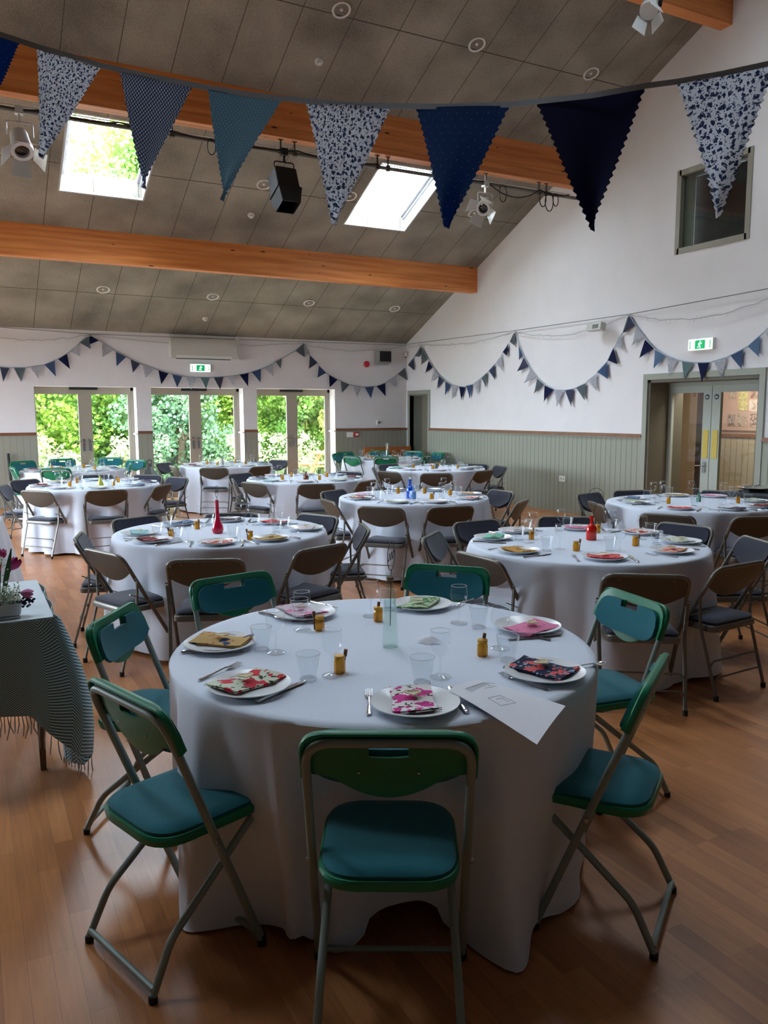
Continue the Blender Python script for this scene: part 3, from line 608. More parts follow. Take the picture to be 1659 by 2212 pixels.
def grey_chair():
    t = empty('grey_chair'); H, yt, yf, w = .743, -.207, .214, .222; up, L = uframe(H, yt, yf, w)
    MB().tube(rpath([(-w, yf, .015), up(-w, .0), up(w, .0), (w, yf, .015)], .065, 8), .0125, 10).tube(rpath([(-w, yf-.06, .115), (-w+.03, yf-.07, .135), (w-.03, yf-.07, .135), (w, yf-.06, .115)], .03), .006, 6).build('frame', grey_steel, t)
    for s in (-1, 1):
        lg = MB().tube([up(s*(w+.014), .185), (s*(w+.004), -.12, .40), (s*(w-.004), yr_, .02)], .0115, 8, flat=.7).build('leg', grey_steel, t)
        MB().lathe([(.0145, 0), (.0145, .028)], 10, c=(s*(w-.004), yr_, 0), cap1=True).build('foot_cap', black_rubber, lg)
        MB().tube([(s*(w+.006), -.165, .50), (s*(w+.005), .02, .42)], .007, 6, flat=.5).tube([up(s*(w+.0), .17), up(s*(w+.024), .17)], .006, 6).build('hinge_link', grey_steel, t)
    mb = MB()
    for z, y in ((.115, -.214), (.205, -.19)): mb.tube(rpath([(-w+.006, y, z-.02), (-w+.03, y, z+.006), (w-.03, y, z+.006), (w-.006, y, z-.02)], .03), .0055, 6)
    mb.build('rung', grey_steel, t)
    for s in (-1, 1): MB().lathe([(.0145, 0), (.0145, .028)], 10, c=(s*w, yf, 0), cap1=True).build('foot_cap', black_rubber, t)
    ol = round_rect(.2, .19, -.19, .19, .045)
    MB().layers(ol, [(.004, .372), (0, .376), (0, .404), (.004, .409), (.012, .411)]).build('seat_pan', grey_steel, t)
    MB().layers(ol, [(.014, .410), (.010, .424), (.022, .434), (.055, .442), (.11, .445)]).build('seat_pad', navy_fabric, t, ang=60)
    bot = lambda u: .125+.072*(1-u*u)
    panel(up, .214, .004, bot, .02, .006, off=-.004, rc=.062).build('back_panel', taupe_panel, t, ang=50)
    panel(up, .205, .010, lambda u: .115+.075*(1-u*u), .02, .02, off=.018, rc=.06).build('back_pad', navy_fabric, t, ang=60)
    mb = MB()
    for s in (-1, 0, 1):
        mb.lathe([(.0035, 0), (.0035, .003)], 8, c=up(s*.14, .022, -.011), cap1=True)
    mb.build('rivets', chrome, t); return t
yr_ = -.236
GREEN = green_chair(); GREY = grey_chair()
GREY_TB = .207
def face_to(k, x, y):
    (tx, ty), _ = TABLES[k]; return math.atan2(-(tx-x), ty-y)
SEATS = {k: [] for k in TABLES}
used_lab = set()
def seat_phrase(k, x, y):
    (tx, ty), _ = TABLES[k]; vx, vy = x-tx, y-ty; n = math.hypot(tx, ty); fx, fy = tx/n, ty/n
    a = math.atan2(vx*fy-vy*fx, -(vx*fx+vy*fy))          # 0 at the near side, positive to the right
    want = a/(PI/4); best = sorted(range(8), key=lambda i: abs((want-i+4) % 8-4))
    for i in best:
        if (k, i) not in used_lab: used_lab.add((k, i)); return SEATPH[i], a
    return 'extra', a
def chair(k, kind, x, y, th, ):
    (tx, ty), _ = TABLES[k]; dv = Vector((x-tx, y-ty))
    if k > 1 and dv.length < .70: dv *= .70/dv.length; x, y = tx+dv.x, ty+dv.y
    ph, a = seat_phrase(k, x, y); SEATS[k].append((ph, x, y, a))
    if kind == 'green': lb = 'green plastic folding chair at %s of the %s' % (ph, TABLES[k][1]); g = 'green folding chairs'
    else: lb = 'taupe and navy folding chair at %s of the %s' % (ph, TABLES[k][1]); g = 'grey folding chairs with navy pads'
    return place(GREEN if kind == 'green' else GREY, (x, y, 0), th, lb, 'chair', g)
for (x, y, th) in ((.955, 1.79, -.50), (.508, 2.301, -1.245), (1.736, 1.824, .60), (.605, 3.109, -2.162), (1.132, 3.528, -2.94), (2.033, 3.279, 2.317), (2.329, 2.454, 1.431)):
    chair(1, 'green', x, y, th)
chair(3, 'grey', 3.816, 3.156, .068); chair(3, 'grey', 3.276-.02, 3.377-.22, -.62); chair(2, 'grey', .904, 5.208, -1.191)
def seat_at(k, kind, px, py, dth=0):
    h = .748 if kind == 'grey' else .805; yt = -.207 if kind == 'grey' else -.17
    p = at(px, py, 'z', h); th = face_to(k, p.x, p.y)+dth
    chair(k, kind, p.x+math.sin(th)*yt, p.y-math.cos(th)*yt, th)
for k, kind, lst in (
  (2, 'grey', ((443, 1209), (168, 1157), (291, 1118), (500, 1109), (689, 1112), (790, 1137), (698, 1181))),
  (3, 'grey', ((1053, 1198), (930, 1155), (1027, 1126), (1222, 1117), (1482, 1133), (1640, 1166))),
  (4, 'grey', ((821, 1096), (976, 1095), (1130, 1082), (1085, 1060), (718, 1060), (707, 1081))),
  (5, 'grey', ((1364, 1060), (1558, 1061), (1270, 1066), (1286, 1087), (1440, 1112), (1640, 1117))),
  (6, 'grey', ((838, 1019), (943, 1023), (1047, 1017), (1082, 1007), (1032, 1002), (838, 1003), (805, 1011))),
  (7, 'grey', ((545, 1043), (684, 1046), (518, 1023), (502, 1036), (794, 1039), (755, 1019))),
  (8, 'grey', ((461, 1011), (551, 1007), (603, 994), (352, 1000), (375, 1007))),
  (9, 'grey', ((76, 1061), (230, 1059), (349, 1048), (385, 1031), (319, 1026), (51, 1037), (4, 1049), (208, 1026))),
  (10, 'green', ((48, 998), (134, 993), (239, 990), (296, 995), (276, 1003), (130, 1012), (25, 1011))),
  (11, 'green', ((727, 981), (744, 978), (761, 987), (832, 987), (923, 985), (948, 979), (894, 976), (820, 976)))):
    for q in lst: seat_at(k, kind, *q)
# cloths (the nearest one is pushed in by the seat of the front chair)
a1 = math.atan2(1.79-2.53, .955-1.325)
cloth_table(1, push=[(a1 % (2*PI), .30, .21, .50)], amp=.045, flare=-.065, lift=.05, lobes=((math.radians(230), .13, .13), (math.radians(268), .14, .15), (math.radians(196), .16, .06), (math.radians(300), .2, .06)))
for k in range(2, 12): cloth_table(k, amp=.042, flare=.03)
cloth_table(12, flare=.14, amp=.03)
# ------------------------------------------------------------------ tableware
def plate_mb():
    return MB().lathe([(0.0001, .006), (.082, .006), (.092, .012), (.128, .021), (.131, .0225), (.130, .019), (.094, .007), (.085, 0), (0.0001, 0)], 48, cap0=False)
plate_p = plate_mb().build('dinner_plate', china)
def wine_mb():
    pr = [(.034, .001), (.033, .004), (.015, .009), (.005, .014), (.0038, .03), (.0038, .062), (.006, .072), (.018, .080), (.029, .095), (.0345, .115), (.0345, .132), (.031, .157), (.0318, .158)]
    mb = MB().lathe(pr, 28, cap0=True); ring = lambda r, z, t: mb.tube([(r*math.cos(a), r*math.sin(a), z) for a in [i/28*2*PI for i in range(28)]], t, 6, closed=True, mi=1)
    ring(.0312, .158, .0009); ring(.0335, .0035, .0012); return mb
wine_p = wine_mb().build('wine_glass', [glass_m, rim_glint_m])
tumbler_p = MB().tube([(.0392*math.cos(a), .0392*math.sin(a), .0885) for a in [i/28*2*PI for i in range(28)]], .001, 6, closed=True, mi=1).tube([(.0262*math.cos(a), .0262*math.sin(a), .004) for a in [i/28*2*PI for i in range(28)]], .0022, 6, closed=True, mi=1).lathe([(.001, .012), (.024, .012), (.027, .006), (.027, 0), (.027, .002), (.030, .03), (.0365, .062), (.040, .088), (.0385, .088), (.035, .06), (.029, .03), (.026, .014)], 27, cap0=False, rib=lambda k, j: (1.0 if j < 2 or j in (7, 8) else .965+.035*(k % 3 == 0))).build('tumbler', [glass_m, rim_glint_m])
def fork_mb(tines=4):
    mb = MB(); o = []
    for s in (-1, 1): pass
    prof = [(-.1, .0052, .004), (-.09, .0065, .005), (-.05, .0045, .006), (.0, .003, .007), (.03, .0035, .010), (.045, .010, .009), (.055, .0115, .006)]
    return mb, prof
def cutlery(kind):
    mb = MB()
    if kind == 'fork':
        prof = [(-.1, .004, .004), (-.094, .0065, .004), (-.07, .0055, .004), (-.03, .003, .006), (.02, .0025, .010), (.036, .006, .009), (.045, .0105, .006), (.055, .0115, .004)]
    elif kind == 'knife':
        prof = [(-.115, .004, .004), (-.110, .0075, .005), (-.10, .0065, .005), (-.06, .0048, .005), (-.02, .006, .005), (-.012, .0045, .005), (-.005, .007, .003), (.04, .0085, .003), (.09, .008, .003), (.108, .004, .003), (.113, .001, .003)]
    else:
        prof = [(-.09, .004, .004), (-.085, .0065, .004), (-.05, .004, .005), (.0, .0025, .009), (.03, .003, .009), (.04, .009, .006), (.055, .0155, .003), (.07, .016, .003), (.085, .011, .005), (.092, .003, .007)]
    th = .0035 if kind == 'knife' else .0018; rings = []
    for y, w, z in [(y, w*1.2, z) for y, w, z in prof]:
        hh = th*(1.6 if y < -.02 else 1); rings.append([mb.bm.verts.new(q) for q in ((-w, y, z), (0, y, z-(.003 if kind == 'spoon' and y > .04 else 0)), (w, y, z), (w*.8, y, z+hh), (0, y, z+hh*1.3-(.003 if kind == 'spoon' and y > .04 else 0)), (-w*.8, y, z+hh))])
    for A, B in zip(rings, rings[1:]):
        for i in range(6): mb.face((A[i], A[(i+1) % 6], B[(i+1) % 6], B[i]))
    mb.face(rings[0]); mb.face(rings[-1])
    if kind == 'fork':
        for i in range(4):
            x = -.0095+i*.0063; mb.hexa([(x-.0017, .054, .004), (x+.0017, .054, .004), (x+.0012, .1, .008), (x-.0012, .1, .008), (x-.0017, .054, .0062), (x+.0017, .054, .0062), (x+.0012, .1, .0095), (x-.0012, .1, .0095)])
    return mb.build(kind, cutlery_m, ang=30)
fork_p, knife_p, spoon_p = cutlery('fork'), cutlery('knife'), cutlery('spoon'); spoon_p.name = 'dessert_spoon'; knife_p.name = 'table_knife'
jar_p = empty('honey_jar')
jar_gl = MB().lathe([(.0175, 0), (.019, .003), (.019, .038), (.0175, .043), (.0165, .046), (.0165, .054)], 8, cap1=True).build('jar', honey, jar_p, smooth=False)
MB().lathe([(.0182, .05), (.0182, .060), (.017, .061)], 20, cap1=True).build('lid', mat('gold_lid', (190, 142, 50), .35, metal=.6), jar_p)
dip = MB().tube([(.021, .004, .004), (.024, -.004, .056)], .0028, 6); dip.tube([(.0235, -.003, .054), (.0245, -.006, .076)], [.006, .0065], 10); dip.build('honey_dipper', cork, jar_p)
def heart(s=.028, z=.003):
    mb = MB(); pts = []
    for k in range(40):
        t = k/40*2*PI; pts.append((s*16*math.sin(t)**3/17, s*(13*math.cos(t)-5*math.cos(2*t)-2*math.cos(3*t)-math.cos(4*t))/17))
    lo = [mb.bm.verts.new((*p, 0)) for p in pts]; hi = [mb.bm.verts.new((*p, z)) for p in pts]
    for i in range(40): mb.face((lo[i], lo[(i+1) % 40], hi[(i+1) % 40], hi[i]))
    mb.face(lo); mb.face(hi); return mb
heart_p = empty('heart_place_tag'); heart().build('wooden_heart', wood_tag, heart_p, smooth=False)
tw = MB(); tw.tube([(-.05, .002, -.004), (-.02, .006, .003), (0, .012, .0035), (.02, .004, .003), (.05, -.004, -.004)], .0008, 5); tw.build('twine', mat('twine', (150, 132, 96), .9), heart_p)
PAL = {'magenta': ((232, 226, 224), (206, 46, 140), (70, 70, 50), 22, .47), 'redflower': ((206, 212, 190), (206, 44, 66), (66, 62, 40), 20, .45), 'tanblue': ((196, 160, 100), (36, 62, 110), (190, 84, 66), 16, .30),
       'pinkwhite': ((224, 208, 218), (226, 128, 172), (150, 150, 150), 28, .4), 'green': ((186, 200, 164), (84, 144, 92), (96, 96, 84), 34, .42), 'pink': ((226, 130, 168), (150, 44, 96), (230, 160, 190), 44, .22),
       'navy': ((20, 26, 60), (222, 92, 92), (150, 180, 206), 26, .42), 'aqua': ((160, 204, 204), (96, 160, 168), (226, 232, 226), 50, .35), 'darkred': ((90, 48, 52), (196, 72, 84), (96, 112, 70), 30, .4), 'redgeo': ((232, 226, 220), (214, 84, 66), (206, 60, 60), 26, .5),
       'tan': ((190, 158, 100), (140, 106, 60), (214, 190, 140), 40, .3), 'palepink': ((228, 214, 216), (200, 176, 180), (240, 236, 232), 60, .3), 'plaid': ((66, 60, 76), (140, 120, 130), (30, 30, 40), 60, .4), 'red': ((214, 66, 70), (240, 200, 190), (160, 30, 44), 36, .3),
       'mint': ((120, 200, 172), (226, 240, 230), (90, 170, 150), 44, .3), 'ochre': ((200, 150, 70), (90, 60, 40), (226, 190, 120), 36, .3), 'mixed': ((226, 176, 150), (206, 96, 110), (206, 160, 60), 26, .45), 'sagey': ((206, 210, 190), (150, 170, 140), (226, 226, 214), 44, .35), 'blue': ((110, 134, 160), (50, 70, 110), (200, 210, 220), 44, .4)}
NAPM = {}
def nap_mat(key):
    if key in NAPM: return NAPM[key]
    base, c1, c2, s, thr = PAL[key]; m = mat('napkin_'+key, base, .9); nt, N, L = nodes(m); b = N['Principled BSDF']
    tc = N.new('ShaderNodeTexCoord'); nz = N.new('ShaderNodeTexNoise'); nz.inputs['Scale'].default_value = s*1.5; L.new(tc.outputs['Object'], nz.inputs[0])
    ad = N.new('ShaderNodeMix'); ad.data_type = 'VECTOR'; ad.inputs[0].default_value = .05; L.new(tc.outputs['Object'], ad.inputs[4]); L.new(nz.outputs['Color'], ad.inputs[5])
    def blob(scale, col, prev, th):
        v = N.new('ShaderNodeTexVoronoi'); v.inputs['Scale'].default_value = scale; L.new(ad.outputs[1], v.inputs[0])
        lt = N.new('ShaderNodeMath'); lt.operation = 'LESS_THAN'; lt.inputs[1].default_value = th; L.new(v.outputs['Distance'], lt.inputs[0])
        k = N.new('ShaderNodeMix'); k.data_type = 'RGBA'; L.new(lt.outputs[0], k.inputs[0]); k.inputs[7].default_value = lin(col)
        if prev is None: k.inputs[6].default_value = lin(base)
        else: L.new(prev, k.inputs[6])
        return k.outputs[2]
    o = blob(s*2.1, c2, None, thr*.7); o = blob(s, c1, o, thr); L.new(o, b.inputs['Base Color']); NAPM[key] = m; return m
def napkin_mesh(seed, lx=.098, ly=.062):
    rnd = random.Random(seed); mb = MB(); ph = rnd.uniform(0, 6)
    for lay in range(2):
        def fn(a, b, lay=lay):
            x = (2*a-1)*lx*(1-.03*lay); y = (2*b-1)*ly; y *= .86+.14*abs(2*a-1)**1.5
            lift = .012*abs(2*a-1)**2*(.6+.4*math.sin(ph+3*b)) + .004*math.sin(7*a+ph)*b+.007*(1-abs(2*a-1))*(1-abs(2*b-1))
            return Vector((x+.004*math.sin(5*b+ph), y+.004*math.sin(6*a), .012+lay*.0045+lift))
        mb.grid(16, 8, fn)
    mb.solid(.0022); return mb
NAPP = {}
def napkin(key):
    if key not in NAPP: NAPP[key] = napkin_mesh(len(NAPP)).build('napkin', nap_mat(key), ang=60)
    return NAPP[key]
NAMES = {'magenta': 'white napkin with magenta blossoms', 'redflower': 'cream napkin with red flowers', 'tanblue': 'tan napkin with blue rosettes', 'pinkwhite': 'pink and white napkin', 'green': 'sage green leafy napkin', 'pink': 'pink printed napkin', 'navy': 'navy floral napkin with coral flowers',
         'aqua': 'aqua napkin', 'darkred': 'dark red patterned napkin', 'redgeo': 'white napkin with red shapes', 'tan': 'tan napkin', 'palepink': 'pale pink napkin', 'plaid': 'dark plaid napkin', 'red': 'red napkin', 'mint': 'mint green napkin', 'ochre': 'ochre napkin', 'mixed': 'peach and ochre patterned napkin', 'sagey': 'pale sage napkin', 'blue': 'slate blue napkin'}
HEARTS = {}
def tz(px, py): return at(px, py, 'z', TOP)
def lay_plate(k, x, y, rz, key, ph, tagit=True, nx=None, trz=None):
    T = TABLES[k][1]
    place(plate_p, (x, y, TOP), 0, 'white dinner plate at %s of the %s' % (ph, T), 'plate', 'white dinner plates')
    X, Y = nx or (x, y); nk = place(napkin(key), (X, Y, TOP), rz, '%s at %s of the %s' % (NAMES[key], ph, T), 'napkin', 'folded napkins on plates')
    if nx: nk.scale = (1.07, 1.12, 1)
    if tagit:
        h = place(heart_p, (X, Y, TOP+.036), rz+.2 if trz is None else trz, 'wooden heart place tag at %s of the %s' % (ph, T), 'name tag', 'wooden heart place tags')
        if k == 1: HEARTS[ph] = h
def put(proto, k, px, py, cat, grp, desc, rz=0, z=TOP):
    p = tz(px, py); return place(proto, (p.x, p.y, z), rz, desc, cat, grp)
def put_line(proto, a, b, cat, grp, desc, L):     # handle end pixel a, tip pixel b
    A, B = tz(*a), tz(*b); d = (B-A).normalized(); m = A+d*L; rz = math.atan2(-d.x, d.y)
    return place(proto, (m.x, m.y, TOP+.0005), rz, desc, cat, grp)
T1P = [(897, 1515, 'magenta', -1.94, 'front', (1.124, 1.958), -.40), (538, 1477, 'redflower', .37, 'front left', (.736, 2.34), -.2), (475, 1387, 'tanblue', -.7, 'left', (.805, 2.832), -.3), (658, 1322, 'pinkwhite', -1.34, 'back left', (1.23, 3.10), .4),
       (912, 1303, 'green', .76, 'back', (1.731, 2.966), .2), (1140, 1350, 'pink', .27, 'right', (1.932, 2.422), .5), (1177, 1448, 'navy', -1.15, 'front right', (1.643, 2.004), .2)]
for px, py, key, rz, ph, nx, trz in T1P:
    p = at(px, py, 'z', TOP+.018); lay_plate(1, p.x, p.y, rz, key, ph, nx=nx, trz=trz)
LB = lambda what, ph: '%s at %s of the nearest table' % (what, ph)
for (px, py, ph) in ((951, 1464, 'front'), (718, 1461, 'front left'), (596, 1411, 'left'), (653, 1362, 'back left'), (801, 1332, 'back'), (991, 1347, 'back right'), (1080, 1402, 'right')):
    put(wine_p, 1, px, py, 'wine glass', 'empty wine glasses', LB('empty clear wine glass', ph))
for (px, py, ph) in ((912, 1477, 'front'), (666, 1469, 'front left'), (565, 1405, 'left'), (647, 1338, 'back left'), (838, 1318, 'back'), (1034, 1356, 'back right'), (1096, 1427, 'right')):
    put(tumbler_p, 1, px, py, 'glass', 'clear tumblers', LB('clear faceted tumbler', ph))
for (px, py, ph, r) in ((691, 1362, 'back left', 2.6), (734, 1454, 'front left', .4), (817, 1342, 'back', 1.2), (1042, 1417, 'right', .9)):
    put(jar_p, 1, px, py, 'jar', 'honey jar favours', LB('amber honey jar with wooden dipper', ph), rz=r)
FG = 'forks'; KG = 'table knives'
for a, b, ph in (((797, 1547), (797, 1481), 'front'), ((430, 1472), (533, 1430), 'front left'), ((1186, 1493), (1064, 1453), 'front right'), ((1022, 1296), (959, 1324), 'back'), ((670, 1300), (728, 1318), 'back left'), ((1190, 1385), (1120, 1370), 'right')):
    put_line(fork_p, a, b, 'fork', FG, LB('stainless steel fork', ph), .1)
for a, b, ph in (((1008, 1543), (960, 1470), 'front'), ((553, 1520), (664, 1472), 'front left'), ((392, 1412), (541, 1407), 'left'), ((560, 1325), (634, 1343), 'back left'), ((1213, 1373), (1110, 1383), 'right')):
    put_line(knife_p, a, b, 'knife', KG, LB('stainless steel knife', ph), .115)
put_line(spoon_p, (1215, 1450), (1268, 1441), 'spoon', 'spoons', LB('stainless steel spoon', 'front right'), .09)
# vases and bottles
vase_gl = thin_glass('green_tint_glass', (.86, .94, .90), .08, .8)
wire_m = mat('black_wire', (30, 28, 28), .6)
def vase_stick(o, h0, h1, ring=.035, tilt=(0, 0), rd=(.88, -.47)):
    top = Vector((tilt[0], tilt[1], h1))
    mb = MB(); mb.tube([(0, 0, h0), top], .0016, 6)
    c = top+Vector((0, 0, ring)); pts = [c+Vector((math.cos(a)*ring*rd[0], math.cos(a)*ring*rd[1], math.sin(a)*ring)) for a in [i/24*2*PI for i in range(24)]]
    mb.tube(pts, .0014, 6, closed=True)
    w = [c+Vector((q*ring*.8*rd[0], q*ring*.8*rd[1], ring*.3*math.sin(q*9))) for q in [-1+i/9 for i in range(19)]]; mb.tube(w, .0012, 5)
    return mb.build('wire_table_name', wire_m, o)
def vase(k, px, py, prof, m, label, stick=None, stopper=None, n=24, name='vase'):
    p = tz(px, py); t = empty(name, (p.x, p.y, TOP)); MB().lathe(prof, n, cap0=True).build('vase_body' if name == 'vase' else 'bottle_body', m, t)
    if stopper: MB().lathe([(stopper[0], stopper[1]), (stopper[0]*1.1, stopper[2])], 12, cap1=True).build('cork_stopper', cork, t)
    if stick: vase_stick(t, *stick)
    return tag(t, label, name)
vase(1, 843, 1397, [(.028, 0), (.030, .006), (.030, .012), (.024, .14), (.0135, .235), (.0125, .262), (.017, .275), (.0165, .277)], vase_gl, 'tall clear tapering glass vase with wire stick on the nearest table', stick=(.08, .285, .052, (.01, .01), (.68, .73)), stopper=(.0125, .245, .262))
red_m = mat('crimson_glass', (208, 16, 62), .25, coat=.4)
vase(2, 470.6, 1152, [(.026, 0), (.036, .008), (.042, .028), (.038, .052), (.024, .085), (.016, .12), (.013, .17), (.012, .235), (.014, .24)], red_m, 'crimson teardrop vase with wire ring, second table on the left', stick=(.2, .26, .042, (0, 0), (.5, .86)))
redb = thin_glass('red_bottle_glass', (.75, .02, .01), .10, .35, refl=(1, .5, .45)); 
def bottle(k, px, py, m, label, h=.16, r=.035, stick=None): return vase(k, px, py, [(r*.9, 0), (r, .006), (r, h*.52), (r*.85, h*.6), (r*.35, h*.68), (r*.33, h*.92), (r*.45, h*.94), (r*.45, h)], m, label, stick=stick, name='bottle')
bottle(3, 1277, 1166, mat('red_bottle', (214, 22, 12), .12, coat=.5), 'bright red glass bottle with wire name ring', stick=(.1, .245, .052, (.03, 0)))
blue_m = mat('cobalt_glass', (16, 84, 200), .12, coat=.5)
bottle(4, 886, 1076, blue_m, 'cobalt blue glass bottle with wire stick', h=.19, r=.04, stick=(.1, .40, .022, (.03, .02), (.7, .7)))
bottle(4, 893, 1078, mat('pale_blue_glass', (110, 160, 220), .1, coat=.5), 'shorter pale blue bottle beside the cobalt bottle', h=.13, r=.028)
bottle(5, 1509, 1084, mat('green_glass', (24, 120, 96), .15, coat=.5), 'little green glass bottle on the right hand table', h=.1, r=.022)
bottle(6, 942, 1012, mat('smoky_glass', (92, 92, 92), .15, coat=.5), 'small smoky grey bottle with wire heart by the side wall', h=.12, r=.03, stick=(.1, .19, .05, (-.06, 0)))
bottle(7, 661, 1036, mat('brown_glass', (110, 52, 20), .15, coat=.5), 'small brown glass bottle on the table by the right glass doors', h=.1, r=.035)
vase(7, 668, 1033, [(.02, 0), (.02, .01), (.015, .05)], vase_gl, 'small clear holder with a tall wire name ring near the glass doors', stick=(.02, .17, .055, (0, 0), (.95, -.3)))
vase(8, 480, 1004, [(.03, 0), (.03, .05), (.02, .09), (.024, .12)], mat('stone_grey_glaze', (170, 168, 165), .5), 'small pale grey vase before the middle glass doors', stick=(.1, .16, .03, (0, 0)))
vase(9, 217, 1050, [(.035, 0), (.038, .02), (.02, .07), (.012, .10), (.013, .12)], mat('yellow_green_glass', (196, 196, 60), .15, coat=.4), 'yellow green bud vase with a dark stick, left hand table', stick=(.05, .18, .012, (-.04, 0)))
vase(11, 836, 987, [(.03, 0), (.03, .01), (.022, .12), (.02, .22), (.034, .27)], thin_glass('milky_glass', (.9, .92, .92), .25, .85), 'tall clear trumpet vase on the far corner table')
vase(10, 150, 1014, [(.03, 0), (.035, .05), (.02, .12), (.028, .15)], vase_gl, 'clear glass vase on the table before the left glass doors')
# explicit settings for the two middle tables and the blue bottle table
def ang_phrase(k, x, y, pool):
    (tx, ty), _ = TABLES[k]; n = math.hypot(tx, ty); fx, fy = tx/n, ty/n; vx, vy = x-tx, y-ty
    a = math.atan2(vx*fy-vy*fx, -(vx*fx+vy*fy))/(PI/4)
    for i in sorted(range(8), key=lambda i: abs((a-i+4) % 8-4)):
        if i not in pool: pool.add(i); return SEATPH[i]
    return None
def radial(k, x, y): (tx, ty), _ = TABLES[k]; return math.atan2(ty-y, tx-x)-PI/2
EX = {2: dict(plates=[(302, 1151, 'aqua'), (316, 1168, 'darkred'), (466, 1179, 'redgeo'), (606, 1166, 'tan'), (661, 1140, 'palepink'), (590, 1127, 'red'), (494, 1122, 'plaid'), (390, 1130, 'blue')],
              wine=[(407, 1171), (436, 1138), (370, 1152), (386, 1141), (529, 1133), (520, 1170), (594, 1155), (603, 1141)], tum=[(340, 1157), (383, 1167), (452, 1135), (552, 1135), (504, 1163), (616, 1142), (597, 1150), (362, 1140)], jar=[(370, 1162), (426, 1143), (541, 1166)]),
      3: dict(plates=[(1065, 1160, 'mint'), (1120, 1188, 'ochre'), (1306, 1202, 'red'), (1451, 1188, 'mixed'), (1480, 1168, 'sagey'), (1393, 1147, 'redgeo'), (1251, 1137, 'pink'), (1108, 1144, 'palepink')],
              wine=[(1143, 1173), (1150, 1156), (1209, 1187), (1211, 1147), (1313, 1150), (1386, 1165), (1339, 1191), (1330, 1143)], tum=[(1121, 1166), (1181, 1190), (1221, 1141), (1318, 1191), (1338, 1141), (1418, 1176), (1413, 1157), (1138, 1150)], jar=[(1244, 1190), (1372, 1179), (1148, 1165), (1291, 1151)]),
      4: dict(plates=[(783, 1069, 'pinkwhite'), (776, 1075, 'redflower'), (853, 1085, 'sagey'), (950, 1085, 'palepink'), (1018, 1075, 'redgeo'), (1014, 1066, 'tan'), (935, 1058, 'blue'), (861, 1058, 'plaid')],
              wine=[(807, 1076), (832, 1080), (836, 1066), (900, 1081), (958, 1064), (954, 1077), (979, 1073), (890, 1062)], tum=[(800, 1070), (817, 1080), (843, 1067), (881, 1080), (990, 1070), (955, 1079), (905, 1062), (970, 1066)], jar=[(860, 1066), (917, 1066), (932, 1079), (972, 1070)]),
      5: dict(plates=[(1365, 1076, 'blue'), (1374, 1084, 'sagey'), (1467, 1097, 'red'), (1586, 1099, 'plaid'), (1645, 1093, 'darkred'), (1645, 1081, 'sagey'), (1541, 1071, 'pink'), (1459, 1069, 'tan')],
              wine=[(1410, 1076), (1433, 1084), (1430, 1073), (1492, 1072), (1518, 1096), (1561, 1077), (1579, 1088), (1609, 1083)], tum=[(1398, 1079), (1419, 1087), (1503, 1074), (1500, 1094), (1615, 1089), (1585, 1078), (1445, 1072), (1560, 1090)], jar=[(1444, 1088), (1594, 1087)])}
for k, d in EX.items():
    T = TABLES[k][1]; pool = set(); (tx, ty), _ = TABLES[k]
    for (px, py, key) in d['plates']:
        p = at(px, py, 'z', TOP+.015); v = Vector((p.x-tx, p.y-ty)); 
        if v.length > .62: v *= .62/v.length
        if v.length < .50: v *= .50/v.length
        x, y = tx+v.x, ty+v.y; ph = ang_phrase(k, x, y, pool); rz = radial(k, x, y)
        lay_plate(k, x, y, rz, key, ph, tagit=(k in (2, 3)))
        side = Vector((math.cos(rz), math.sin(rz)))
        place(fork_p, (x-side.x*.165, y-side.y*.165, TOP), rz, 'steel fork at %s of the %s' % (ph, T), 'fork', FG)
        place(knife_p, (x+side.x*.165, y+side.y*.165, TOP), rz, 'steel knife at %s of the %s' % (ph, T), 'knife', KG)
    for key, proto, cat, grp, desc in (('wine', wine_p, 'wine glass', 'empty wine glasses', 'empty wine glass'), ('tum', tumbler_p, 'glass', 'clear tumblers', 'clear tumbler'), ('jar', jar_p, 'jar', 'honey jar favours', 'amber honey jar')):
        pool = set(); occ = []
        for (px, py) in d[key]:
            p = tz(px, py); v = Vector((p.x-tx, p.y-ty)); v = v*(.6/v.length) if v.length > .6 else v
            ph = ang_phrase(k, tx+v.x, ty+v.y, pool)
            place(proto, (tx+v.x, ty+v.y, TOP), random.uniform(0, 6), '%s at %s of the %s' % (desc, ph, T), cat, grp)
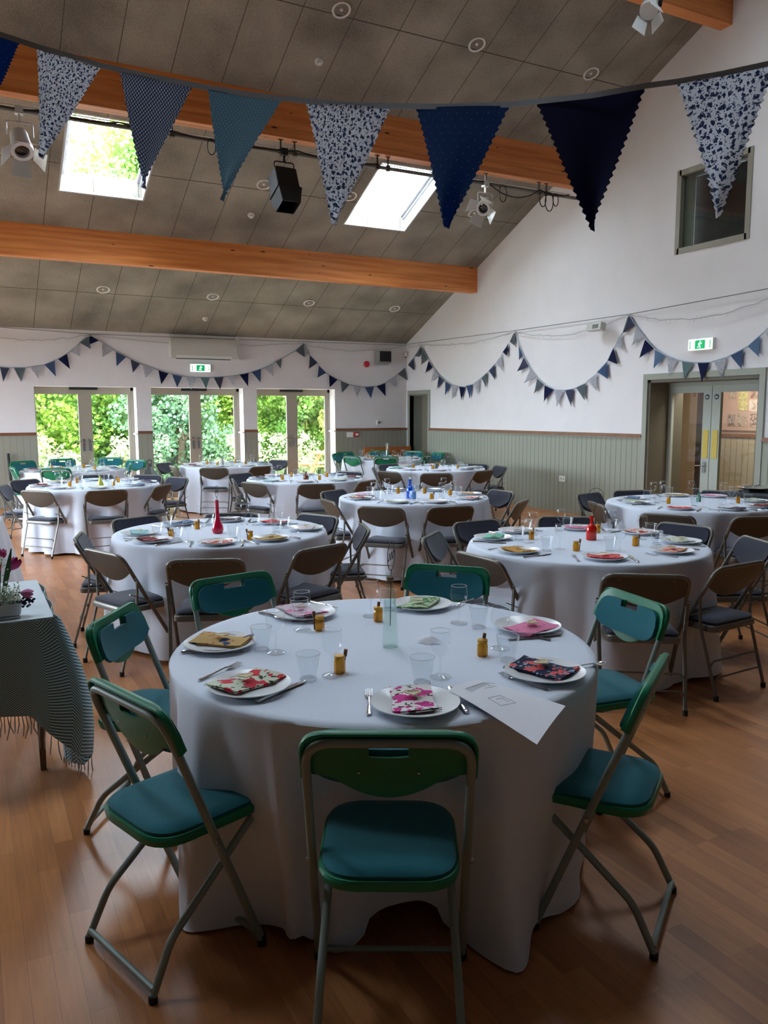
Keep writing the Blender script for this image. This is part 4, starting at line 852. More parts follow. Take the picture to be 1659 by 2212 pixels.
# settings of the farther tables follow the chairs around them
FARN = {6: ['pinkwhite', 'plaid', 'sagey', 'blue', 'redgeo', 'tan', 'mint', 'palepink'], 7: ['palepink', 'sagey', 'darkred', 'blue', 'tan', 'pinkwhite', 'plaid', 'aqua'], 8: ['sagey', 'palepink', 'blue', 'plaid', 'aqua', 'tan', 'pinkwhite', 'darkred'],
        9: ['sagey', 'blue', 'plaid', 'pinkwhite', 'aqua', 'tan', 'darkred', 'palepink'], 10: ['plaid', 'sagey', 'blue', 'tan', 'aqua', 'palepink', 'darkred', 'pinkwhite'], 11: ['sagey', 'palepink', 'tan', 'blue', 'plaid', 'aqua', 'pinkwhite', 'darkred']}
for k, keys in FARN.items():
    (tx, ty), T = TABLES[k]; n = math.hypot(tx, ty); fx, fy = tx/n, ty/n
    a0 = SEATS[k][0][3]; a0 = a0-round(a0/(PI/4))*(PI/4)
    rnd = random.Random(k)
    for i in range(8):
        a = a0+i*PI/4; ph = SEATPH[i]
        v = Vector((-fx*math.cos(a)+fy*math.sin(a), -fy*math.cos(a)-fx*math.sin(a))); rgt = Vector((-v.y, v.x)) # sitter's right
        x, y = tx+v.x*.61, ty+v.y*.61; rz = radial(k, x, y)
        lay_plate(k, x, y, rz+rnd.uniform(-.3, .3), keys[i], ph, tagit=False)
        place(fork_p, (x-rgt.x*.165, y-rgt.y*.165, TOP), rz, 'steel fork at %s of the %s' % (ph, T), 'fork', FG)
        place(knife_p, (x+rgt.x*.165, y+rgt.y*.165, TOP), rz, 'steel knife at %s of the %s' % (ph, T), 'knife', KG)
        j = rnd.uniform(-.03, .03)
        place(wine_p, (tx+v.x*.42+rgt.x*(.06+j), ty+v.y*.42+rgt.y*(.06+j), TOP), 0, 'empty wine glass at %s of the %s' % (ph, T), 'wine glass', 'empty wine glasses')
        place(tumbler_p, (tx+v.x*.40+rgt.x*(.16+j), ty+v.y*.40+rgt.y*(.16+j), TOP), 0, 'clear tumbler at %s of the %s' % (ph, T), 'glass', 'clear tumblers')
        if i % 2 == k % 2: place(jar_p, (tx+v.x*.34-rgt.x*.07, ty+v.y*.34-rgt.y*.07, TOP), rnd.uniform(0, 6), 'amber honey jar at %s of the %s' % (ph, T), 'jar', 'honey jar favours')
fc = bpy.data.curves.new('lettering', 'FONT'); fc.body = 'Sophie'; fc.size = .0125; fc.extrude = .0002; fc.align_x = 'CENTER'; fc.align_y = 'CENTER'; fc.shear = .35
fo_ = bpy.data.objects.new('x', fc); C.objects.link(fo_); bpy.context.view_layer.update(); me = bpy.data.meshes.new_from_object(fo_.evaluated_get(bpy.context.evaluated_depsgraph_get())); bpy.data.objects.remove(fo_)
me.materials.clear(); me.materials.append(wire_m); o = bpy.data.objects.new('lettering', me); C.objects.link(o); o.parent = HEARTS['front']; o.location = (0, .004, .0034); o.rotation_euler = (0, 0, .06)
for ph in ('front left', 'left'):
    o = MB().tube([((q-.5)*.024, .003*math.sin(q*22)+.001, .0028) for q in [i/24 for i in range(25)]], .0005, 4).build('lettering', wire_m); o.parent = HEARTS[ph]
# loose papers on the nearest table
paper_m = mat('white_paper', (232, 232, 240), .7); ink = mat('pencil_ink', (120, 122, 130), .8)
def quad_paper(corn, lift, name, m, z=TOP+.026):
    P = [at(px, py, 'z', zz) for px, py, zz in corn]
    mb = MB()
    def fn(a, b):
        p = P[0]*(1-a)*(1-b)+P[1]*a*(1-b)+P[2]*a*b+P[3]*(1-a)*b; p.z += lift*math.sin(a*PI)*.5+lift*.4*math.sin(b*PI*1.3); return p
    mb.grid(14, 10, fn); mb.solid(.0008); return mb, fn
mb, pf = quad_paper([(968, 1490, .772), (1030, 1468, .760), (1222, 1523, .752), (1160, 1606, .742)], .008, 'paper', paper_m)
pp = mb.build('paper_plan', paper_m, ang=70)
mb = MB()
rnd = random.Random(2)
def seg(a0, b0, a1, b1, r=.0005):
    mb.tube([pf(a0+(a1-a0)*t/4, b0+(b1-b0)*t/4)+Vector((0, 0, .0012)) for t in range(5)], r, 4)
seg(.30, .10, .92, .14); seg(.92, .14, .99, .22)
for i in range(13):
    a = .30+i*.048; seg(a, .11, a+.004, .19)
for (a0, b0, a1, b1) in ((.34, .36, .58, .42), (.34, .36, .31, .52), (.31, .52, .56, .60), (.56, .60, .58, .42), (.41, .43, .52, .46), (.52, .46, .50, .54), (.62, .22, .70, .24), (.72, .22, .78, .27), (.80, .2, .88, .28)): seg(a0, b0, a1, b1)
mb.build('pencil_plan', ink, pp); tag(pp, 'white sheet with a pencilled table plan overhanging the nearest table', 'paper')
mb, pf2 = quad_paper([(896, 1385, .750), (922, 1373, .765), (955, 1383, .758), (925, 1392, .748)], .01, 'x', paper_m)
tag(mb.build('folded_note', paper_m, ang=70), 'small folded white note between the vase and the front wine glass', 'paper')
# ------------------------------------------------------------------ left foreground: gift table with throw and flowers
gx0, gx1, gy0, gy1, gz = -.95, .295, 3.66, 4.55, .72
t = empty('side_table', ((gx0+gx1)/2, (gy0+gy1)/2, 0)); cx, cy = (gx0+gx1)/2, (gy0+gy1)/2
MB().box(gx0-cx+.02, gy0-cy+.02, gz-.04, gx1-cx-.02, gy1-cy-.02, gz-.012).build('table_top', table_top_m, t, smooth=False)
for sx in (gx0-cx+.08, gx1-cx-.07):
    for sy in (gy0-cy+.10, gy1-cy-.08):
        MB().hexa([(sx-.012, sy-.012, 0), (sx+.012, sy-.012, 0), (sx+.012, sy+.012, 0), (sx-.012, sy+.012, 0), (sx-.022, sy-.022, gz-.04), (sx+.022, sy-.022, gz-.04), (sx+.022, sy+.022, gz-.04), (sx-.022, sy+.022, gz-.04)]).build('leg', mat('brown_table_leg', (104, 80, 60), .5), t, smooth=False)
tag(t, 'small wooden table under the blue herringbone throw', 'table')
def herring():
    m = mat('herringbone_throw', (92, 122, 130), .95, sheen=.15); nt, N, L = nodes(m); b = N['Principled BSDF']
    uv = N.new('ShaderNodeUVMap'); sx = N.new('ShaderNodeSeparateXYZ'); L.new(uv.outputs[0], sx.inputs[0])
    def mth(op, a, b_=None, c=None):
        n = N.new('ShaderNodeMath'); n.operation = op
        for i, q in enumerate((a, b_, c)):
            if q is None: continue
            if isinstance(q, (int, float)): n.inputs[i].default_value = q
            else: L.new(q, n.inputs[i])
        return n.outputs[0]
    pp_ = mth('PINGPONG', sx.outputs[0], .045); s_ = mth('ADD', mth('MULTIPLY', pp_, 1.15), sx.outputs[1])
    fr_ = mth('FRACT', mth('DIVIDE', s_, .0135)); lt = mth('LESS_THAN', fr_, .45)
    k = N.new('ShaderNodeMix'); k.data_type = 'RGBA'; k.inputs[6].default_value = lin((66, 112, 128)); k.inputs[7].default_value = lin((190, 212, 216)); L.new(lt, k.inputs[0]); L.new(k.outputs[2], b.inputs['Base Color'])
    bp = N.new('ShaderNodeBump'); bp.inputs['Distance'].default_value = .002; L.new(lt, bp.inputs['Height']); L.new(bp.outputs[0], b.inputs['Normal']); return m
throw_m = herring()
tt = empty('throw_blanket', (gx1, gy0, gz))
mb = MB()
def tf(a, b):      # a: along the front from left to the corner, then along the right side; b: down
    s = a*2.05; fx = gx1-gx0
    zend = -.40 if s < fx-.12 else (-.40-.30*min(1, (s-fx+.12)/.16) if s < fx+.1 else -.70+.34*min(1, (s-fx-.1)/.5))
    z = zend*b; fold = (.012+.018*b)*math.sin(s*17+.6)+.015*b*math.sin(s*7)
    if s < fx: x, y = gx0-gx1+s, -.012-fold*.8-.03*b
    else: x, y = .012+.035*b+fold*.8, (s-fx)
    c = math.exp(-((s-fx)/.07)**2); x += c*(.012+.085*math.sin(b*PI*.75)); y -= c*(.012+.03*b)
    return Vector((x, y, z+.001*(1-b)))
mb.grid(190, 26, tf, uvfn=lambda a, b: (a*2.05, b*.55)); mb.solid(.004); mb.build('woven_cloth', throw_m, tt, ang=80)
fr_m = mat('cream_fringe', (172, 168, 160), .95); mb = MB(); rnd = random.Random(9)
for i in range(150):
    a = i/150; p = tf(a, 1.0); l = .07+.03*rnd.random(); q = p+Vector((rnd.uniform(-.012, .012), rnd.uniform(-.012, .012), -l)); q2 = p+Vector((rnd.uniform(-.008, .008), rnd.uniform(-.008, .008), -l*.5))
    mb.tube([p, q2, q], [.0022, .003, .002], 5)
tag(mb.build('fringe', fr_m, tt), None, None, None, 'stuff')
mb = MB(); mb.grid(12, 10, lambda a, b: Vector((gx0-gx1+.0+a*(gx1-gx0), b*(gy1-gy0), .003+.0015*math.sin(a*13+b*5)))); mb.solid(.004)
mb.build('throw_top', mat('pale_blue_cloth', (208, 218, 224), .9), tt, ang=80)
tag(tt, 'teal herringbone throw with cream fringe draped over the small left table', 'blanket')
def gp(px, py, z=gz+.006): return at(px, py, 'z', z)
petal_m = mat('magenta_petal', (178, 30, 110), .5); petal_r = mat('red_petal', (170, 14, 26), .5); petal_p = mat('pink_petal', (214, 120, 176), .5); leaf_m = mat('dark_leaf', (40, 84, 36), .5); gyp_m = mat('gypsophila_white', (206, 214, 196), .8); purple_m = mat('dark_purple_bloom', (34, 20, 66), .6)
def tulip(o, base, tip, m, s=.03, opn=.5):
    base, tip = Vector(base), Vector(tip); mb = MB(); mid = (base+tip)/2+Vector((0, 0, .03)); mb.tube([base, mid, tip], .003, 6); mb.build('stem', leaf_m, o)
    d = (tip-mid).normalized(); u = d.orthogonal().normalized(); v = d.cross(u); mb = MB()
    for k in range(6):
        a = k*PI/3; c = u*math.cos(a)+v*math.sin(a); w = d.cross(c)
        mb.grid(4, 5, lambda p, q, c=c, w=w: tip+d*(q*s*1.9)+c*(s*(.25+.6*math.sin(q*PI*(.62+.2*opn))))+w*((2*p-1)*s*.55*math.sin(PI*(.12+.8*q)))-c*(abs(2*p-1)**2*s*.15))
    mb.build('bloom', m, o)
p = gp(2, 1320)
jar = empty('flower_jar', (p.x, p.y+.09, gz+.006)); MB().lathe([(.04, 0), (.045, .01), (.045, .09), (.036, .11), (.038, .125)], 24).build('glass_jar', glass_m, jar)
tulip(jar, (0, 0, .02), (-.012, -.05, .16), petal_r, .036); tulip(jar, (0, 0, .02), (.055, -.01, .17), petal_m, .03); tulip(jar, (0, 0, .02), (.02, .06, .21), petal_m, .024)
mb = MB(); mb.grid(3, 8, lambda a, b: Vector((.01+.05*b+(2*a-1)*.012*math.sin(PI*(.05+.9*b)), -.03, .03+.24*b))); mb.grid(3, 8, lambda a, b: Vector((-.03-.03*b+(2*a-1)*.012*math.sin(PI*(.05+.9*b)), -.02, .03+.2*b))); mb.build('leaf', leaf_m, jar)
mb = MB(); rnd = random.Random(4)
for _ in range(170):
    d = Vector((rnd.gauss(0, .045), rnd.gauss(0, .04), .2+rnd.gauss(0, .022))); r = .003+.003*rnd.random(); mb.lathe([(.0001, -r), (r, 0), (.0001, r)], 5, c=d+Vector((-.03, .02, 0)), cap0=False)
tag(mb.build('gypsophila', gyp_m, jar), None, None, None, 'stuff'); tag(jar, 'glass jar of red and magenta tulips at the left edge', 'flowers')
p = gp(2, 1337)
bw = empty('flower_bowl', (p.x, p.y+.03, gz+.006)); MB().box(-.10, -.05, 0, .075, .04, .006).layers(round_rect(.085, .085, -.045, .045, .03), [(.02, 0), (.004, .012), (0, .05), (0, .06), (.006, .06), (.008, .03)], cap1=False).build('ceramic_trough', mat('pale_grey_ceramic', (206, 212, 216), .4), bw)
mb = MB()
for _ in range(420):
    d = Vector((rnd.uniform(-.09, .08), rnd.gauss(0, .028), .07+abs(rnd.gauss(0, .03)))); r = .003+.004*rnd.random(); mb.lathe([(.0001, -r), (r, 0), (.0001, r)], 5, c=d, cap0=False)
tag(mb.build('gypsophila', gyp_m, bw), None, None, None, 'stuff')
mb = MB()
for _ in range(60):
    a = rnd.random()*6.28; c = Vector((rnd.uniform(-.08, .06), rnd.gauss(0, .03), .06+rnd.random()*.05)); u = Vector((math.cos(a), math.sin(a), .4))*.018; v = Vector((-math.sin(a), math.cos(a), 0))*.007
    mb.face([mb.bm.verts.new(q) for q in (c-u, c+v, c+u, c-v)])
mb.build('leaf_cluster', leaf_m, bw)
tulip(bw, (.05, 0, .05), (.085, 0, .10), petal_p, .026)
mb = MB()
for _ in range(26): c = Vector((.095+rnd.gauss(0, .012), -.01+rnd.gauss(0, .01), .055+rnd.gauss(0, .012))); mb.lathe([(.0001, -.007), (.008, 0), (.0001, .007)], 6, c=c, cap0=False)
for _ in range(12): c = Vector((.125+rnd.gauss(0, .008), -.01, .063+rnd.gauss(0, .006))); mb.lathe([(.0001, -.006), (.007, 0), (.0001, .006)], 6, c=c, cap0=False)
mb.build('purple_bloom', purple_m, bw); tag(bw, 'pale trough of white gypsophila with a pink tulip at the left edge', 'flowers')
# ------------------------------------------------------------------ right edge: dark cloth table
t = empty('buffet_table', (7.78, 5.5, 0)); MB().layers(round_rect(.62, .62, -.38, .38, .03), [(-.02, .01), (0, .7), (0, .745), (.01, .75)]).build('dark_cloth', mat('charcoal_cloth', (60, 62, 68), .9), t)
t.rotation_euler.z = .1; tag(t, 'table with dark grey cloth at the right edge before the double doors', 'table')
q = at(1632, 1052, 'z', .80)
t = empty('serving_tray', (q.x, q.y, .75)); MB().lathe([(.05, 0), (.10, .01), (.19, .045), (.195, .047), (.10, .018), (.001, .016)], 28).build('tray', mat('black_tray', (30, 32, 36), .2, coat=.5), t); MB().tube([(-.05, 0, .03), (.0, .02, .06), (.14, .05, .07)], .009, 8).build('serving_spoon', chrome, t)
tag(t, 'black shallow tray with a spoon on the dark cloth table', 'tray')
# ------------------------------------------------------------------ wall and ceiling fittings
t = empty('air_conditioner', (4.06, YF, 2.62))
ol = [(-.205, .0), (-.205, .22), (-.19, .34), (-.16, .372), (0, .372), (0, .0), (-.12, -.005)]
mb = MB(); n = len(ol)
A = [mb.bm.verts.new((-.62, y, z)) for y, z in ol]; B = [mb.bm.verts.new((.625, y, z)) for y, z in ol]
for i in range(n): mb.face((A[i], A[(i+1) % n], B[(i+1) % n], B[i]))
mb.face(A); mb.face(list(reversed(B))); mb.build('casing', mat('off_white_plastic', (206, 204, 196), .4), t)
MB().box(-.52, -.19, -.012, .50, -.10, .004).build('air_vent', mat('dark_vent', (60, 60, 60), .6), t, smooth=False); MB().box(-.53, -.207, .004, .52, -.19, .05).build('vent_flap', white_plastic, t, smooth=False)
MB().box(.63, -.08, .02, .70, 0, .44).box(-.62, -.05, .375, .66, 0, .43).build('pipe_cover', white_plastic, t, smooth=False)
tag(t, 'white wall air conditioner above the middle glass doors', 'air conditioner')
glow_w = mat('sign_white_glow', (255, 255, 255), .5, emit=((225, 255, 240), .9)); glow_g = mat('sign_green_glow', (10, 150, 90), .5, emit=((14, 178, 100), .16))
def exit_sign(loc, rz, label):      # local: x along the wall, -y out of it
    t = empty('exit_sign', loc, rz)
    MB().box(-.19, -.055, -.07, .19, 0, .075).build('housing', white_plastic, t, smooth=False)
    MB().box(-.185, -.062, -.065, .185, -.055, .07).build('lit_panel', glow_w, t, smooth=False)
    MB().box(-.08, -.065, -.055, .08, -.062, .058).box(-.165, -.065, -.055, -.15, -.062, .055).box(.15, -.065, -.055, .165, -.062, .055).build('green_panel', glow_g, t, smooth=False)
    mb = MB(); y = -.068       # running figure
    mb.lathe([(.0001, -.009), (.009, 0), (.0001, .009)], 8, c=(.008, y, .036), cap0=False)
    for pts in (((.004, y, .022), (-.008, y, -.01)), ((.004, y, .018), (.02, y, .008), (.03, y, .016)), ((.002, y, .018), (-.016, y, .014), (-.022, y, .0)), ((-.008, y, -.01), (.010, y, -.024), (.004, y, -.045)), ((-.008, y, -.01), (-.02, y, -.028), (-.036, y, -.034))): mb.tube(pts, .003, 5)
    mb.build('running_figure', glow_w, t)
    return tag(t, label, 'exit sign', 'lit green exit signs')
exit_sign((4.01, YF, 2.45), 0, 'lit green exit sign under the air conditioner'); exit_sign((XR, 7.29, 2.46), -PI/2, 'lit green exit sign above the double doors')
t = empty('wall_speaker', (7.885, YF, 2.76)); MB().box(-.15, -.17, -.12, .15, -.02, .13).build('cabinet', mat('grey_speaker_box', (150, 152, 148), .5), t, smooth=False); MB().box(-.12, -.18, -.09, .14, -.17, .12).build('grille', black_metal, t, smooth=False)
MB().box(-.17, -.12, -.15, .12, 0, -.12).build('bracket', mat('grey_speaker_box2', (170, 170, 165), .5), t, smooth=False); tag(t, 'dark fronted loudspeaker high in the far corner', 'speaker')
def disc(r, d, axis, nseg=24, r2=None):
    mb = MB(); mb.lathe([(r, 0), (r, d*.7), ((r2 or r*.8), d), (.0001, d*1.02)], nseg)
    R = Matrix.Rotation(PI/2, 4, 'X') if axis == '-y' else Matrix.Rotation(-PI/2, 4, 'Y'); bmesh.ops.transform(mb.bm, matrix=R, verts=mb.bm.verts[:]); return mb
o = disc(.065, .05, '-y').build('fire_alarm', mat('alarm_red', (196, 30, 40), .4)); o.location = (7.53, YF, 2.615); tag(o, 'round red fire alarm sounder left of the far corner speaker', 'fire alarm')
t = empty('thermostat', (7.81, YF, 1.40)); MB().box(-.05, -.03, -.05, .05, 0, .05).build('casing', white_plastic, t, smooth=False); d_ = disc(.028, .012, '-y').build('dial', mat('dial_grey', (110, 110, 110), .5), t); d_.location = (0, -.03, 0); tag(t, 'small square thermostat above the rail by the far corner', 'thermostat')
t = empty('fire_call_point', (7.268, YF-.018, 1.155)); MB().box(-.05, -.05, -.05, .05, 0, .05).build('casing', mat('call_red', (170, 24, 34), .45), t, smooth=False); MB().box(-.032, -.053, -.022, .032, -.05, .026).build('window', white_plastic, t, smooth=False); tag(t, 'red fire call point below the rail on the far wall', 'fire call point')
tag(MB().box(7.05, YF-.022, 1.10, 7.20, YF-.018, 1.205).build('notice', white_plastic, smooth=False), 'small white notice beside the red call point', 'sign')
o = empty('security_camera', (8.44, YF-.04, 2.84)); MB().box(-.03, -.05, -.05, .03, .04, .05).build('casing', white_plastic, o, smooth=False); dm = MB().lathe([(.025, 0), (.02, -.015), (.0001, -.022)], 12, c=(0, -.02, -.05)).build('lens', black_metal, o); tag(o, 'small white sensor in the top of the far corner', 'sensor')
t = empty('wall_switch', (XR-.018, 9.93, .54)); MB().box(-.012, -.075, -.045, 0, .075, .045).build('plate', white_plastic, t, smooth=False); MB().box(-.016, -.045, -.015, -.012, -.015, .02).box(-.016, .015, -.015, -.012, .045, .02).build('socket_switch', mat('socket_grey', (190, 190, 186), .4), t, smooth=False); tag(t, 'white double wall socket on the sage boards', 'wall socket')
t = empty('emergency_light', (XR-.02, 9.1, 2.82)); MB().box(-.10, -.02, -.03, .02, .02, .03).build('bracket', white_plastic, t, smooth=False); MB().box(-.20, -.15, -.05, -.10, .15, .06, mtx=Matrix.Rotation(.15, 4, 'Y')).build('housing', mat('light_grey_housing', (196, 196, 190), .4), t, smooth=False); MB().box(-.205, -.10, -.03, -.2, .02, .03, mtx=Matrix.Rotation(.15, 4, 'Y')).build('lens', mat('grey_lens', (120, 120, 116), .3), t, smooth=False); tag(t, 'white projecting detector box on the right wall above the bunting', 'detector')
# ceiling downlights and smoke detectors
RN = Matrix.Rotation(-math.atan(SL), 4, 'X')
def on_ceiling(o, x, y): o.location = (x, y, roofz(y)-.001); o.rotation_euler = (-math.atan(SL), 0, 0)
refl_m = mat('downlight_reflector', (206, 206, 206), .25, metal=.7)
DLP = [(2.137, 13.85), (3.95, 13.85), (5.745, 13.85), (7.535, 13.85), (3.955, 11.13), (7.53, 11.13), (2.13, 8.455), (3.94, 8.455), (5.73, 8.455), (7.525, 8.455), (5.30, 11.13)]
DLL = ['lowest row, first from the left', 'lowest row, second from the left', 'lowest row, third from the left', 'lowest row, nearest the right wall', 'between the two roof windows, beside the black stage light', 'beside the white stage light at right', 'hidden by the top left corner', 'at the top edge of the photo', 'upper right of the top detector', 'upper right, nearest the right wall', 'half behind the floral pennant']
d0 = empty('downlight'); MB().lathe([(.085, 0), (.085, -.008), (.080, -.012), (.066, -.006), (.066, .0)], 28, cap0=False).build('trim_ring', white_plastic, d0); MB().lathe([(.066, -.004), (.05, .05), (.0001, .055)], 24, cap0=False).build('reflector', refl_m, d0); MB().lathe([(.014, .05), (.016, -.002), (.010, -.010), (.0001, -.011)], 12).build('lamp_tube', white_plastic, d0)
for (x, y), lb in zip(DLP, DLL):
    if lb.startswith('hidden'): continue
    o = place(d0, (0, 0, 0), 0, 'round recessed downlight, '+lb, 'ceiling light', 'recessed downlights'); on_ceiling(o, x, y); o.scale = (1.25,)*3
s0 = empty('smoke_detector'); MB().lathe([(.05, 0), (.05, -.02), (.044, -.03)], 24, cap1=True).build('base', white_plastic, s0); MB().lathe([(.03, -.03), (.03, -.05), (.022, -.056)], 20, cap1=True).build('sensor_head', mat('detector_head', (214, 214, 210), .4), s0)
for (x, y), lb in zip(((3.985, 14.515), (3.964, 11.754), (3.946, 9.103)), ('above the air conditioner', 'below the beam between the roof windows', 'near the top of the photo')):
    o = place(s0, (0, 0, 0), 0, 'small white smoke detector '+lb, 'smoke detector', 'smoke detectors'); on_ceiling(o, x, y)
# ------------------------------------------------------------------ stage lighting bar
BY = 9.73; bp0 = at(0, 232, 'y', BY); bp1 = at(1242, 428, 'y', BY); bz = (bp0.z+bp1.z)/2-.0
t = empty('lighting_bar', (0, BY, bz)); alu = mat('scaffold_tube', (120, 118, 112), .4, metal=.6)
MB().tube([(XL+1, 0, 0), (8.46, 0, 0)], .024, 12).build('tube', alu, t)
MB().box(XL+1, .03, .05, 8.3, .045, .058).build('cable_rail', mat('bright_rail', (200, 200, 196), .4), t, smooth=False)
for px in (95, 372, 606, 636, 815, 838, 1050, 1166, 1182):
    x = at(px, 300, 'y', BY).x; MB().box(x-.008, -.01, 0, x+.008, .01, 4.97-bz+.0).box(x-.03, -.012, 4.97-bz-.008, x+.03, .012, 4.97-bz).lathe([(.032, -.03), (.034, 0), (.032, .03)], 10, c=(x, 0, 0)).build('hanger', mat('hanger_steel', (84, 78, 72), .5, metal=.5) if 'hanger_steel' not in bpy.data.materials else bpy.data.materials['hanger_steel'], t)
def bar_x(px): return at(px, 320, 'y', BY).x
for a, b, sag in ((-40, 95, .03), (95, 260, .04), (260, 372, .02), (372, 640, .05), (640, 815, .04), (930, 1050, .03), (1050, 1166, .16), (1166, 1230, .05)):
    xa, xb = bar_x(a), bar_x(b); MB().tube([(xa+(xb-xa)*i/14, -.03, .03-sag*4*(i/14)*(1-i/14)) for i in range(15)], .008, 6).build('cable', black_rubber, t)
for px, r in ((455, .10), (1085, .13), (1172, .12), (1186, .15), (1200, .10)):
    x = bar_x(px); MB().tube([(x+r*.5*math.sin(a), -.03, -r*.8+r*.9*math.cos(a)) for a in [i/16*2*PI for i in range(17)]], .007, 6).build('cable_loop', black_rubber, t)
tag(t, 'long scaffold tube with black cables hung under the middle beam', 'lighting bar')
white_metal = mat('white_lamp_metal', (214, 216, 214), .4, metal=.2); lens_m = mat('dark_lens', (24, 24, 30), .08, coat=.6)
def spot(px, label, z_drop, R, white=True, kind='par', scale=1.0):
    x = bar_x(px); t = empty('stage_light', (x, BY, bz)); m = white_metal if white else black_metal
    MB().box(-.012, -.012, -.12, .012, .012, .0).box(-.04, -.04, -.04, .04, .04, .04).build('clamp', m, t, smooth=False)
    MB().tube(rpath([(-.13, 0, -.26), (-.13, 0, -.12), (.13, 0, -.12), (.13, 0, -.26)], .03), .008, 6).build('yoke', m, t)
    h = empty('lamp_head'); h.parent = t; h.location = (0, 0, -z_drop); h.rotation_euler = R; h.scale = (scale,)*3
    if kind == 'par':
        b = MB().lathe([(.05, -.16), (.085, -.13), (.095, .02), (.105, .05), (.105, .12), (.07, .12), (.065, .07)], 20).build('lamp_body', m, t); b.parent = t
        l = MB().lathe([(.085, .08), (.05, .095), (.0001, .10)], 16, cap0=False).build('lens', lens_m, t)
        parts = [b, l]
        for (ax, sgn) in ((0, 1), (0, -1), (1, 1), (1, -1)):
            mb = MB(); d = [(-.07, .105, .12), (.07, .105, .12), (.10, .20, .24), (-.10, .20, .24)]
            pts = [(p[0], p[1]*sgn, p[2]) if ax == 0 else (p[1]*sgn, p[0], p[2]) for p in d]; mb.face([mb.bm.verts.new(q) for q in pts]); mb.solid(.003); parts.append(mb.build('barn_door', m, t, smooth=False))
    else:
        b = MB().layers(round_rect(.11, .11, -.10, .10, .02), [(.02, -.16), (0, -.14), (0, .05), (-.015, .06), (-.015, .075)]).build('lamp_body', m, t)
        parts = [b]
        for (ax, sgn) in ((0, 1), (0, -1), (1, 1), (1, -1)):
            mb = MB(); d = [(-.115, .115, .075), (.115, .115, .075), (.085, .09, .21), (-.085, .09, .21)]
            pts = [(p[0], p[1]*sgn, p[2]) if ax == 0 else (p[1]*sgn, p[0], p[2]) for p in d]; mb.face([mb.bm.verts.new(q) for q in pts]); mb.solid(.003); parts.append(mb.build('barn_door', m, t, smooth=False))
        parts.append(MB().box(-.06, -.02, .0, .06, .02, .01).build('lens', lens_m, t))
    Mh = h.matrix_basis.copy()
    for p in parts: p.matrix_basis = Mh
    bpy.data.objects.remove(h); return tag(t, label, 'stage light', 'stage lights')
spot(45, 'white stage light with barn doors at the left end of the bar', .34, (2.5, .0, .1), True, 'par', 1.1)
spot(613, 'black stage light with barn doors between two pennants', .42, (2.75, 0, .05), False, 'box', 1.35)
spot(1050, 'white stage light with barn doors at the right end of the bar', .30, (2.2, .5, -.6), True, 'par', 1.0)
# the light near the third beam
q = at(1400, 40, 'y', 7.0); t = empty('stage_light', (q.x, 7.0, q.z+.15)); MB().box(-.03, -.03, .05, .03, .03, 6.3-q.z-.15).build('clamp', white_metal, t, smooth=False)
Rm = Matrix.Translation((.02, 0, 0)) @ Matrix.Rotation(2.7, 4, 'X') @ Matrix.Rotation(-.5, 4, 'Y')
parts = [MB().lathe([(.07, -.24), (.085, -.2), (.085, .05), (.10, .08), (.10, .13), (.07, .13)], 20, cap0=True, cap1=True).build('lamp_body', white_metal, t), MB().box(.07, -.07, -.22, .11, .07, .02).build('side_panel', black_metal, t, smooth=False)]
for sgn, ax in ((1, 0), (-1, 0), (1, 1)):
    mb = MB(); d = [(-.07, .10, .13), (.07, .10, .13), (.09, .15, .30), (-.09, .15, .30)]; pts = [(p[0], p[1]*sgn, p[2]) if ax == 0 else (p[1]*sgn, p[0], p[2]) for p in d]; mb.face([mb.bm.verts.new(v) for v in pts]); mb.solid(.003); parts.append(mb.build('barn_door', white_metal, t, smooth=False))
for p in parts: p.matrix_basis = Rm
tag(t, 'white stage light at the top right beam, cut by the photo edge', 'stage light', 'stage lights')
# corner furniture by the far wall
t = empty('low_bench', (7.95, 14.72, 0)); pine = mat('orange_pine', (176, 104, 52), .4, noise=.12, nscale=8)
MB().box(-.60, .12, .42, .52, .17, .89).build('back', pine, t, smooth=False); MB().box(-.60, -.22, .38, .52, .17, .43).build('seat', pine, t, smooth=False)
for s in (-.58, .48): MB().box(s, -.22, 0, s+.04, .17, .60).build('side_panel', pine, t, smooth=False)
tag(t, 'orange pine settle in the far corner behind the green chairs', 'bench')
def lantern(x, y, z, s, label):
    t = empty('lantern', (x, y, z)); mb = MB(); mb.lathe([(.13*s, .0), (.13*s, .02*s)], 4, cap1=True); mb.lathe([(.14*s, .30*s), (.13*s, .33*s), (.03*s, .47*s), (.03*s, .50*s)], 4, cap1=True)
    for a in range(4): c, sn = math.cos(a*PI/2), math.sin(a*PI/2); mb.tube([(c*.12*s, sn*.12*s, .02*s), (c*.12*s, sn*.12*s, .31*s)], .008*s, 6)
    mb.build('frame', black_metal, t, smooth=False); mb = MB(); c0 = Vector((0, 0, .535*s)); mb.tube([c0+Vector((.03*s*math.cos(a), 0, .03*s*math.sin(a))) for a in [i/14*2*PI for i in range(14)]], .006*s, 6, closed=True); mb.build('ring_handle', black_metal, t)
    MB().lathe([(.03*s, .02*s), (.03*s, .14*s)], 12, cap1=True).build('candle', white_plastic, t); return tag(t, label, 'lantern', 'black lanterns by the glass doors')
